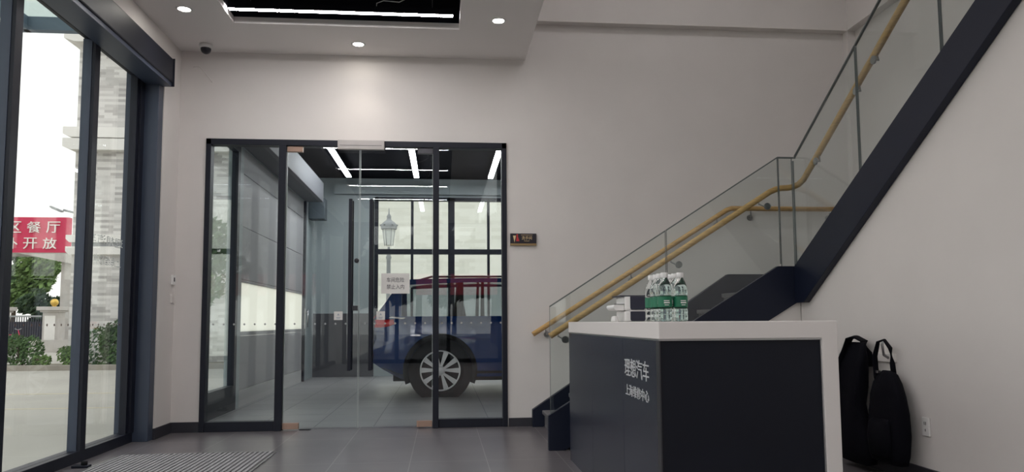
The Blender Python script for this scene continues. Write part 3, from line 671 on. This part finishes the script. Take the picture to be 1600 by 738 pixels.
# glass side door left of it
d5 = struct(empty('door_5', (WX, 8.1, 0)), 'dark framed glass side door on the workshop left wall', 'door')
MB().box(-.08, .0, 0, .10, 0, 3.3).box(-.08, .0, 1.35, 1.45, 0, 3.3).box(-.08, .0, .1, 1.35, 3.2, 3.3).box(-.08, .0, .1, 1.35, 0, .30).build('door_frame', BLACK, d5)
B(-.05, -.04, .1, 1.35, .30, 3.2).build('pane', DOORG, d5)
MB().box(.0, .04, .13, .16, .95, 1.25).build('door_handle', BLACK, d5)
WL = [(-1.77, 'linear workshop lamp, leftmost of the three seen through the glass doors'), (-.50, 'linear workshop lamp seen through the right glass door leaf'), (.907, 'linear workshop lamp seen through the fixed glass right of the doors'), (2.3, 'linear workshop lamp above the front of the blue car')]
proto = None
for x, lb in WL:
    if proto is None:
        o = proto = empty('workshop_lamp', (x, 11.6, 3.80), None, 'lamp', 'linear lamps in the workshop')
        B(-.05, .05, 0, 2.5, .015, .06).build('housing', BLACKC, o); B(-.046, .046, 0, 2.5, 0, .015).build('diffuser', LED2, o)
        build_each(MB().cyl((0, .3, .06), (0, .3, .15), .004, 6).cyl((0, 2.2, .06), (0, 2.2, .15), .004, 6), 'suspension_wire', GUN, o)
    else: o = copy_tree(proto)
    o.location = (x, 11.6, 3.80); o['label'] = lb

# ------------------------------------------------------------------ blue car
CARX, CARY = -1.02, 10.68
car = empty('car', (CARX, CARY, 0), 'dark blue estate car seen from its rear side through the glass doors', 'car')
CW = 1.96; LEN = 5.0; HC = CW/2
def interp(tab, z):
    if z <= tab[0][0]: return tab[0][1]
    for (a, p), (b, q) in zip(tab[:-1], tab[1:]):
        if z <= b: return p+(q-p)*(z-a)/(b-a)
    return tab[-1][1]
rearX = [(.26, .42), (.35, .26), (.40, .11), (.46, .035), (.54, .0), (.62, .0), (.72, .03), (.80, .075), (.95, .06), (1.06, .03), (1.14, .09)]
frontX = [(.22, 4.80), (.35, 4.93), (.6, 5.0), (.8, 4.97), (.95, 4.88), (1.02, 4.6), (1.08, 4.1), (1.14, 3.55)]
halfW = [(.22, .86), (.30, .925), (.45, .955), (.75, .98), (.95, .968), (1.06, .935), (1.14, .89)]
ZS = [.24, .30, .38, .48, .60, .72, .82, .92, 1.01, 1.07, 1.11, 1.14]
TS = [0, .008, .025, .06, .12, .2, .3, .4, .5, .6, .7, .8, .88, .94, .975, .992, 1]
def plan(t):                                                     # narrowing towards both ends
    a = min(t, 1-t)*LEN
    return 1-.20*max(0, 1-a/.55)**2.2
def body_pt(t, z, s):
    x = interp(rearX, z)*(1-t)+interp(frontX, z)*t
    zz = z
    if z > 1.0 and x > 3.6: zz = z-.0
    return (x, HC+s*interp(halfW, z)*plan(t), zz)
m = MB(); rings = []
for t in TS:
    R = [body_pt(t, z, -1) for z in ZS]+[body_pt(t, z, 1) for z in reversed(ZS)]
    rings.append(R)
m.loft(rings)
body = m.build('body', PAINT, car, fix=True)
me = body.data
def cutter(x):
    c = MB().cyl((x, -.2, .37), (x, .34, .37), .455, 40).cyl((x, CW-.34, .37), (x, CW+.2, .37), .455, 40)
    o = c.build('cut', PAINT, car, fix=True); return o
WH = (.985, 3.92)
cs = [cutter(x) for x in WH]
for c in cs:
    b = body.modifiers.new('arch', 'BOOLEAN'); b.operation = 'DIFFERENCE'; b.object = c; b.solver = 'EXACT'
dg = bpy.context.evaluated_depsgraph_get(); dg.update()
nm = bpy.data.meshes.new_from_object(body.evaluated_get(dg)); body.modifiers.clear(); body.data = nm; nm.name = 'body'
for c in cs: bpy.data.objects.remove(c)
try: nm.set_sharp_from_angle(angle=.6)
except Exception: pass
def sideY(z, x=2.0):                                              # outer half width of the cabin at height z
    return .885-(z-1.12)*.26
def patch(name, poly, mt, off=.0, th=.02, sub=None, both=True):
    """a plate lying on the sloping cabin side; poly in (x, z)"""
    for s in ((-1, 1) if both else (-1,)):
        mb = MB(); n = len(poly)
        o = [(x, HC+s*(sideY(z)+off), z) for x, z in poly]; i = [(x, HC+s*(sideY(z)+off-th), z) for x, z in poly]
        mb.add(o+i, [tuple(range(n)), tuple(range(n, 2*n))[::-1]]+[(k, (k+1) % n, n+(k+1) % n, n+k) for k in range(n)])
        mb.build(name, mt, car if sub is None else sub, fix=True)
# pillars, panes, roof
patch('rear_pillar', [(.05, 1.11), (.43, 1.11), (.43, 1.62), (.60, 1.67), (.52, 1.68), (.37, 1.60), (.10, 1.19)], PAINT, .004, .05)
patch('roof_side', [(.52, 1.60), (1.3, 1.635), (2.2, 1.64), (2.9, 1.60), (3.3, 1.52), (3.35, 1.555), (2.95, 1.655), (2.2, 1.70), (1.3, 1.70), (.55, 1.68)], PAINT, .006, .06)
patch('centre_pillar', [(1.20, 1.12), (1.32, 1.12), (1.32, 1.64), (1.24, 1.64)], CLAD, .004, .03)
patch('centre_pillar', [(1.56, 1.12), (1.62, 1.12), (1.62, 1.64), (1.58, 1.64)], CLAD, .003, .03)
patch('centre_pillar', [(2.38, 1.12), (2.50, 1.12), (2.44, 1.64), (2.34, 1.64)], CLAD, .004, .03)
patch('front_pillar', [(3.55, 1.11), (3.75, 1.11), (3.32, 1.555), (3.2, 1.52)], PAINT, .004, .05)
patch('side_window', [(.43, 1.12), (1.21, 1.12), (1.24, 1.64), (.43, 1.60)], CARG, 0, .005)
patch('side_window', [(1.31, 1.12), (2.39, 1.12), (2.35, 1.64), (1.31, 1.64)], CARG, 0, .005)
patch('side_window', [(2.49, 1.12), (3.55, 1.11), (3.2, 1.54), (2.43, 1.64)], CARG, 0, .005)
patch('chrome_strip', [(.25, 1.125), (.40, 1.105), (3.5, 1.112), (3.5, 1.128), (.42, 1.124), (.30, 1.14)], CHROME, .012, .02)
rr = []
for x, zc, w_ in ((.36, 1.625, .70), (.45, 1.675, .735), (.8, 1.705, .745), (1.6, 1.72, .75), (2.4, 1.71, .75), (2.95, 1.675, .745), (3.33, 1.56, .75)):
    rr.append([(x, HC-w_, zc-.05), (x, HC-w_*.93, zc-.015), (x, HC-w_*.6, zc), (x, HC+w_*.6, zc), (x, HC+w_*.93, zc-.015), (x, HC+w_, zc-.05), (x, HC+w_*.6, zc-.06), (x, HC-w_*.6, zc-.06)])
MB().loft(rr).build('roof', PAINT, car, fix=True)
for s in (-1, 1):
    MB().tube([(.70, HC+s*.66, 1.68), (.85, HC+s*.67, 1.722), (2.5, HC+s*.67, 1.728), (2.75, HC+s*.665, 1.68)], .016, 8).build('roof_rail', GUN, car)
MB().add([(.02, HC-.74, 1.12), (.02, HC+.74, 1.12), (.40, HC+.66, 1.62), (.40, HC-.66, 1.62), (.03, HC-.74, 1.12), (.03, HC+.74, 1.12), (.41, HC+.66, 1.62), (.41, HC-.66, 1.62)], [(0, 3, 2, 1), (4, 5, 6, 7)]).build('rear_window', CARG, car)
MB().add([(3.72, HC-.8, 1.12), (3.72, HC+.8, 1.12), (3.33, HC+.7, 1.54), (3.33, HC-.7, 1.54)], [(0, 1, 2, 3)]).build('windscreen', CARG, car)
MB().prism([(.28, 1.655), (.50, 1.70), (.50, 1.67), (.30, 1.635)], 1, HC-.66, HC+.66).build('spoiler', PAINT, car, bevel=.005)
for y in (.30, 1.10):
    for x in (1.35, 2.35):
        cloth_loft(MB(), [(x, y+.28, .75, .07, .22), (x-.03, y+.28, 1.05, .07, .24), (x-.06, y+.28, 1.30, .05, .2), (x-.07, y+.28, 1.34, .04, .11), (x-.08, y+.28, 1.46, .04, .12), (x-.08, y+.28, 1.50, .02, .08)], 16, 0).build('seat', CLAD, car)
def side_plate(name, poly, mt, off=.006, th=.03):
    for s in (-1, 1):
        mb = MB(); n = len(poly)
        def q(x, z, d):
            t = max(0, min(1, (x-interp(rearX, z))/(interp(frontX, z)-interp(rearX, z))))
            return (x, HC+s*(interp(halfW, z)*plan(t)+d), z)
        mb.add([q(x, z, off) for x, z in poly]+[q(x, z, off-th) for x, z in poly], [tuple(range(n)), tuple(range(n, 2*n))[::-1]]+[(k, (k+1) % n, n+(k+1) % n, n+k) for k in range(n)])
        mb.build(name, mt, car, fix=True)
# tail lamps wrap the rear corner
for s in (-1, 1):
    rg = []
    for t, dz in ((.0, 0), (.004, 0), (.01, 0), (.02, .0), (.035, .004), (.05, .01), (.066, .02)):
        z0, z1 = .985+dz*2.4, 1.095+dz*.2
        p0, p1 = body_pt(t, z0, s), body_pt(t, z1, s)
        e = .012
        rg.append([(p0[0]-e*.5, p0[1]+s*e, z0), (p1[0]-e*.5, p1[1]+s*e, z1), (p1[0]+.03, p1[1]-s*.03, z1), (p0[0]+.03, p0[1]-s*.03, z0)])
    MB().loft(rg).build('tail_lamp', TAIL, car, fix=True)
    MB().box(.012, .03, HC+s*.72-.10, HC+s*.72+.10, .58, .61).build('reflector', TAIL, car)
B(.0, .02, HC-.75, HC+.75, 1.03, 1.06).build('light_bar', TAIL, car)
for s in (-1, 1):
    for x in WH:
        aw = MB(); n = 28
        vs = []; yo = HC+s*(interp(halfW, .7)+.012)
        for k in range(n+1):
            a = PI*(-.12)+PI*1.24*k/n
            for r, d in ((.455, 0), (.525, 0), (.525, -.05), (.455, -.05)):
                zz = .37+r*math.sin(a); xx = x+r*math.cos(a)
                vs.append((xx, yo+s*d-s*max(0, .98-interp(halfW, min(max(zz, .24), 1.1)))*.7, zz))
        fs = [(4*k+j, 4*k+(j+1) % 4, 4*k+4+(j+1) % 4, 4*k+4+j) for k in range(n) for j in range(4)]
        aw.add(vs, fs, True).build('wheel_arch', CLAD, car, fix=True)
for s in (-1, 1):
    for x in WH: MB().lathe([(.452, -s*.01), (.452, s*.33), (.0001, s*.335)], (x, HC+s*(HC-.36), .37), 32, 1).build('wheel_liner', RUBBER, car)
side_plate('sill', [(1.50, .235), (3.40, .235), (3.42, .36), (1.46, .36)], CLAD, .012, .05)
side_plate('rear_bumper_trim', [(.46, .262), (.53, .262), (.53, .38), (.24, .38)], CLAD, .006, .05)
side_plate('door_seam', [(1.335, .40), (1.343, .40), (1.343, 1.10), (1.335, 1.10)], RUBBER, .001, .01)
side_plate('door_seam', [(2.43, .40), (2.438, .40), (2.438, 1.10), (2.43, 1.10)], RUBBER, .001, .01)
side_plate('fuel_flap', [(.56, .86), (.70, .86), (.70, 1.0), (.56, 1.0)], PAINT, .003, .01)
side_plate('door_handle', [(1.12+.28, .985), (1.62, .985), (1.62, 1.01), (1.40, 1.01)], PAINT, .022, .03)
side_plate('door_handle', [(2.55, .985), (2.77, .985), (2.77, 1.01), (2.55, 1.01)], PAINT, .022, .03)
for s in (-1, 1):
    MB().ball((3.35, HC+s*1.05, 1.17), .10, 16, .7).build('mirror', PAINT, car)
MB().box(.03, .055, HC-.25, HC+.25, .78, .9).build('plate_recess', CLAD, car)
B(.3, 4.7, .4, CW-.4, .20, .40).build('underbody', CLAD, car)
for s, yo in ((-1, .01), (1, CW-.01)):
    for x in WH:
        tyre = MB().lathe([(.27, -.115), (.325, -.125), (.362, -.112), (.370, -.09), (.370, .09), (.362, .112), (.325, .125), (.27, .115)], (x, yo-s*.13, .37), 48, 1).build('tyre', RUBBER, car, fix=True)
        rim = MB(); yc = yo-.0*s
        fy = lambda d: yo-s*d
        for r0, r1, d0, d1 in ((.262, .285, .012, .03),):
            prof = [(r1, d1-.02), (r1+.004, d0-.012), (r0+.008, d0-.006), (r0, d1+.01), (r0-.004, .2), (r1, .2)]
            rim.lathe([(r, -s*d) for r, d in prof], (x, yo, .37), 48, 1)
        rim.build('rim', RIM, tyre, fix=True)
        MB().lathe([(.0001, -s*.12), (.262, -s*.13)], (x, yo, .37), 32, 1).build('inner_disc', CLAD, tyre)
        sp = MB()
        for k in range(10):
            a = 2*PI*(k//2)/5+(.19 if k % 2 else -.19)+.3; a2 = 2*PI*(k//2)/5+(.30 if k % 2 else -.30)+.3
            c1, s1 = math.cos(a), math.sin(a); c2, s2 = math.cos(a2), math.sin(a2)
            p, q = Vector((x+.055*c1, 0, .37+.055*s1)), Vector((x+.27*c2, 0, .37+.27*s2))
            d = (q-p).normalized(); nn = Vector((-d.z, 0, d.x))
            vs = []
            for pt, hw in ((p, .015), (q, .037)):
                for sg_, dy in ((-1, .012), (1, .012), (1, .05), (-1, .05)):
                    v = pt+nn*hw*sg_; vs.append((v.x, fy(dy), v.z))
            sp.add(vs, [(0, 1, 2, 3), (7, 6, 5, 4), (0, 4, 5, 1), (1, 5, 6, 2), (2, 6, 7, 3), (3, 7, 4, 0)])
        sp.lathe([(.0001, -s*.004), (.04, -s*.006), (.07, -s*.015), (.07, -s*.06)], (x, yo, .37), 24, 1)
        tag(sp.build('spoke', RIM, tyre, fix=True), 'bright alloy spokes')

# ------------------------------------------------------------------ outside
GZ = -.10
struct(MB().box(-70, -2.95, -60, 80, GZ-.1, GZ).box(-2.95, 40, WY+.2, 80, GZ-.1, GZ).build('ground', CONC), 'pale concrete forecourt outside the left glazing', 'ground')
struct(B(-2.95, 40, -60, YR-.1, GZ-.1, GZ).build('road', mat('asphalt', (.065, .065, .07), .9, noise=.1, nscale=2)), 'dark asphalt street behind the viewer', 'road')
struct(B(-40, -2.9, 19.9, 20.15, GZ, .03).build('kerb', KERB), 'low brown kerb along the far side of the forecourt', 'kerb')
struct(MB().box(-40, -2.9, 20.15, 21.5, GZ, .0).build('planting_bed', mat('soil', (.20, .18, .13), .95, noise=.3, nscale=3)), 'narrow planting bed behind the kerb', 'ground')
struct(MB().box(-9.5, -3.2, 13.2, 13.28, GZ, GZ+.004).box(-9.5, -3.2, 10.9, 10.96, GZ, GZ+.004).build('road_marking', mat('faded_yellow', (.58, .52, .38), .9)), 'faded yellowish parking lines on the forecourt', 'marking')
nb = empty('neighbour_building', (-10.2, 21.5, GZ), 'building clad in grey stone strips with white ledges seen through the left glazing', 'building')
B(0, 6.4, 0, 8, 0, 9.35).build('wall', FAC1, nb)
for z0, z1, dx in ((9.12, 9.40, .30), (6.42, 6.62, .25), (6.07, 6.30, .25), (3.51, 3.62, .12), (3.17, 3.30, .12)):
    MB().prism([(-dx, z1), (-dx, z0), (-.03, z0-.09), (6.4, z0-.09), (6.4, z1)], 1, -dx, 0).box(-dx, 0, 0, 8, z0, z1).build('ledge', LEDGE, nb)
B(.0, 6.4, -.03, 0, 6.16, 6.35).build('shade_band', GREYM, nb); B(.0, 6.4, -.03, 0, 3.3, 3.43).build('shade_band', GREYM, nb)  # grey strips stand in for the shade in the gap between the ledges
fb = empty('lit_cream_building', (-3.0, 23, GZ), 'building with cladding paled to cream for its brighter daylight, filling the workshop window', 'building')
B(-.7, 16, 0, 6, 0, 14).build('wall', FAC2, fb)
MB().box(-.8, 16.1, -.12, 6, 14, 14.3).build('parapet', LEDGE, fb)
def leafball(mb, c, r, n, size, squash=.8):
    def fn():
        v = Vector((random.gauss(0, 1), random.gauss(0, 1), random.gauss(0, 1))).normalized()*r*(random.uniform(.55, 1)**.5)
        return (c[0]+v.x, c[1]+v.y, max(c[2]+v.z*squash, .02))
    return mb.leaves(n, size, fn)
def bush(x, y, rx, h, label, lm, n=700, size=.07):
    b = empty('bush', (x, y, -.02), label, 'bush', 'bushes in the planting bed')
    mb = MB()
    for k in range(5):
        a = random.uniform(0, 6.28); leafball(mb, (rx*.55*math.cos(a), .3*math.sin(a), h*.5+random.uniform(-.1, .12)*h), max(rx*.5, h*.42), n//5, size, h*.5/max(rx*.5, h*.42))
    mb.v = [(x_, y_*.45, z_) for x_, y_, z_ in mb.v]; mb.build('foliage', lm, b)
    s_ = MB()
    for k in range(6): s_.tube([(random.uniform(-.1, .1), random.uniform(-.1, .1), 0), (random.uniform(-rx, rx)*.5, random.uniform(-.15, .15), h*.7)], .012, 5)
    s_.build('stems', BARK, b)
bush(-11.0, 20.75, .42, .80, 'rounded dark green bush beside the left mullion', LEAF, 1300, .055)
bush(-10.35, 20.5, .22, .28, 'low bright green tuft by the kerb', LEAF2, 400, .045)
bush(-9.75, 20.6, .34, .50, 'low light green shrub at the corner of the grey clad building', LEAF2, 700, .05)
bush(-8.75, 20.75, .62, 1.12, 'tall loose hedge bush in front of the grey clad building', LEAF, 2200, .06)
bush(-7.3, 20.75, .55, 1.08, 'hedge bush nearest the window jamb', LEAF, 1600, .06)
# gate
for k, (x, lb) in enumerate(((-16.9, 'pale stone gate pier with a golden ball beside the grey clad building'), (-19.2, 'pale stone gate pier left of the dark gate'))):
    gp = empty('gate_pier', (x, 34, GZ), lb, 'gate pier', 'gate piers')
    MB().box(-.32, .32, 0, .64, 0, 1.72).box(-.40, .40, -.08, .72, 0, .35).build('shaft', STONE, gp, bevel=.01)
    MB().box(-.22, .22, -.03, 0, .5, 1.55).build('sunk_panel', LEDGE, gp)
    MB().box(-.5, .5, -.18, .82, 1.78, 1.94).box(-.4, .4, -.08, .72, 1.70, 1.78).build('cap', STONE, gp, bevel=.01)
    MB().ball((0, .3, 2.13), .165, 18).cyl((0, .3, 1.94), (0, .3, 2.0), .08).build('ball', GOLD, gp)
ga = empty('gate', (-18.72, 34.3, GZ), 'dark metal gate between the stone piers', 'gate')
MB().box(0, 1.33, 0, .06, .15, 1.30).build('panel', mat('gate_panel', (.05, .05, .065), .6), ga)
m = MB().box(0, 1.33, -.03, .08, 1.50, 1.56).box(0, 1.33, -.03, .08, .2, .26)
for i in range(14): m.box(i*.098, i*.098+.03, -.03, 0, .2, 1.56)
m.build('bars', MATS['gate_panel'], ga); B(0, 1.33, -.04, -.031, 1.5, 1.57).build('top_rail', GREYM, ga)
struct(B(-17.3, -14.5, 33.2, 33.5, GZ, .42).build('wall_garden', STONE), 'low stone garden wall beside the gate pier', 'wall')
# bicycle by the gate
bc = empty('bicycle', (-18.6, 33.2, GZ), 'small red framed bicycle leaning by the dark gate', 'bicycle')
for x in (0, 1.0):
    MB().tube([(x+.32*math.cos(2*PI*k/20), 0, .33+.32*math.sin(2*PI*k/20)) for k in range(21)], .018, 6).build('wheel', GREYM, bc)
MB().tube([(0, 0, .33), (.35, 0, .75), (.85, 0, .75), (.45, 0, .33), (0, 0, .33)], .02, 6).tube([(.45, 0, .33), (.33, 0, .85)], .018, 6).tube([(1.0, 0, .33), (.84, 0, .95)], .02, 6).build('frame', RED, bc)
MB().tube([(.84, -.25, 1.0), (.84, 0, .95), (.84, .25, 1.0)], .015, 6).build('handlebar', GREYM, bc)
MB().box(.2, .44, -.07, .07, .85, .90).build('saddle', RUBBER, bc, bevel=.02)
# red gate canopy with sign
rs = empty('sign_canopy', (-17.25, 36, 0), 'gate canopy with a red fascia and white canteen characters', 'sign')
B(-9, 0, 0, .3, 4.38, 6.02).build('fascia', RED, rs)
MB().prism([(-9, 4.38), (0, 4.38), (0, 3.9), (-2.2, 4.36), (-9, 4.36)], 1, .02, 2).build('soffit', STONE, rs)
B(-.5, .0, .5, 1.0, GZ, 4.0).build('post', STONE, rs)
for i, ch in enumerate('园区餐厅'):
    text_mesh(ch, .60, .52, *FRONT, (-3.50+i*.85, -.045, 5.29), .04).build('lettering', LEDGE, rs)
for i, ch in enumerate('对外开放'):
    text_mesh(ch, .60, .52, *FRONT, (-3.63+i*.85, -.045, 4.54), .04).build('lettering', LEDGE, rs)
# trees
def tree(x, y, h, r, label, lm, n=1500, size=.28, clumps=9, group='trees outside'):
    t = empty('tree', (x, y, GZ), label, 'tree', group)
    MB().tube([(0, 0, 0), (.05, .03, h*.3), (-.04, 0, h*.6), (.02, 0, h*.85)], [.16, .13, .09, .03], 8).build('trunk', BARK, t)
    mb = MB()
    for k in range(clumps):
        a = random.uniform(0, 6.28); d = r*random.uniform(.1, .65); z = h*random.uniform(.42, .88)
        leafball(mb, (d*math.cos(a), d*math.sin(a), z), r*random.uniform(.38, .55), n//clumps, size, .8)
    mb.build('crown', lm, t)
    return t
tree(-32.0, 54, 9.9, 2.6, 'tallest tree, rising at the far left edge beside the red sign', LEAF2, 1500, .28)
tree(-26.6, 49, 6.4, 2.1, 'tall green tree standing furthest back under the red sign', LEAF, 2600, .24)
tree(-26.0, 43.4, 5.2, 1.7, 'dark green tree under the red sign, left of the gate', LEAF3, 2200, .21)
tree(-22.4, 43.4, 5.2, 1.75, 'light green tree behind the golden ball pier', LEAF2, 2800, .19)
tree(-22.9, 39.2, 2.9, 1.15, 'low dark tree behind the gate', LEAF3, 2200, .15)
tree(-19.9, 39.6, 2.9, 1.15, 'low dark shrub tree behind the golden ball pier', LEAF3, 2200, .15)
tree(-24.4, 39.6, 3.2, .95, 'low mid green tree left of the gate', LEAF, 1800, .15)
tree(-5.9, 18.6, 4.3, 1.0, 'slim young tree outside the glass side door of the workshop', LEAF, 1800, .10)
# lamps outside
sl = empty('street_lantern', (-1.33, 18.5, GZ), 'old fashioned lantern on a grey post outside the workshop window', 'street lamp')
MB().lathe([(.12, 0), (.12, .3), (.06, .4), (.05, 2.7), (.07, 2.76), (.035, 2.85), (.03, 3.02)], (0, 0, 0), 16).build('post', GREYM, sl)
MB().lathe([(.0001, 3.04), (.10, 3.06), (.15, 3.46), (.0001, 3.46)], (0, 0, 0), 6, smooth=False).build('lantern_glass', LANT, sl)
m = MB().lathe([(.19, 3.46), (.20, 3.50), (.20, 3.57), (.13, 3.64), (.06, 3.69), (.05, 3.74), (.06, 3.78), (.02, 3.84), (.008, 3.98), (.0001, 4.0)], (0, 0, 0), 12)
for k in range(6):
    a = PI*k/3; m.tube([(.10*math.cos(a), .10*math.sin(a), 3.05), (.153*math.cos(a), .153*math.sin(a), 3.47)], .011, 5)
    m.ball((.2*math.cos(a), .2*math.sin(a), 3.56), .025, 8)
m.build('lantern_frame', GREYM, sl)
s2 = empty('street_lamp', (-13.6, 30, GZ), 'grey roadside lamp whose head shows above the red sign', 'street lamp')
MB().tube([(0, 0, 0), (0, 0, 4.9), (-.1, 0, 5.3), (-.6, 0, 5.48), (-1.0, 0, 5.58)], .04, 8).build('post', GREYM, s2)
MB().prism([(-1.0, 5.52), (-1.08, 5.58), (-1.45, 5.74), (-1.50, 5.70), (-1.4, 5.62), (-1.1, 5.49)], 1, -.1, .1).build('lamp_head', GREYM, s2, bevel=.02)
# entrance canopy over the left glazing
gc = empty('glass_canopy', (-2.9, 0, 4.4), 'steel framed glass canopy outside above the left glazing', 'canopy')
MB().box(-2.0, 0, 8.95, 9.05, .1, .26).box(-2.06, -1.94, -4, 9.05, .1, .26).build('beam', mat('canopy_steel', (.16, .21, .27), .5), gc)
m = MB()
for y in (6.2, 3.4, .6, -2.2): m.box(-1.95, 0, y-.04, y+.04, .12, .24)
m.build('cross_bar', MATS['canopy_steel'], gc)
B(-2.05, 0, -4, 9.0, .262, .275).build('glass_sheet', CANG, gc)
# street side behind the viewer, seen in the glass
rh = empty('red_hoarding', (-2.0, -20, GZ), 'red hoarding across the street, mirrored in the glass doors', 'hoarding')
B(.75, 14, -.15, 0, 2.45, 3.45).build('board', RED2, rh)
for x in (.9, 4.5, 9, 13.5): B(x, x+.12, -.3, -.16, 0, 3.4).build('post', GUN, rh)
tree(-9.0, -14, 6.0, 2.0, 'street tree mirrored in the left door panel, near the forecourt', LEAF3, 1200, .24, group='street trees')
tree(-12.5, -22, 6.8, 2.4, 'street tree mirrored in the left door panel, further down the street', LEAF3, 1200, .26, group='street trees')
for k, x in enumerate((-5.6, -1.4, 2.8, 7.0, 11.2)):  # tree rows added to keep bright sky out of the door reflections
    tree(x, -26.5, 7.6, 2.0, '%s street tree from the left in the row added behind the red hoarding to darken the door reflections' % ['first', 'second', 'third', 'fourth', 'fifth'][k], LEAF3, 2200, .34, 10, 'street trees')
    tree(x+2.1, -32, 6.6, 2.0, '%s tree from the left in the rear row added across the street to darken the door reflections' % ['first', 'second', 'third', 'fourth', 'fifth'][k], LEAF3, 1800, .36, 10, 'street trees')
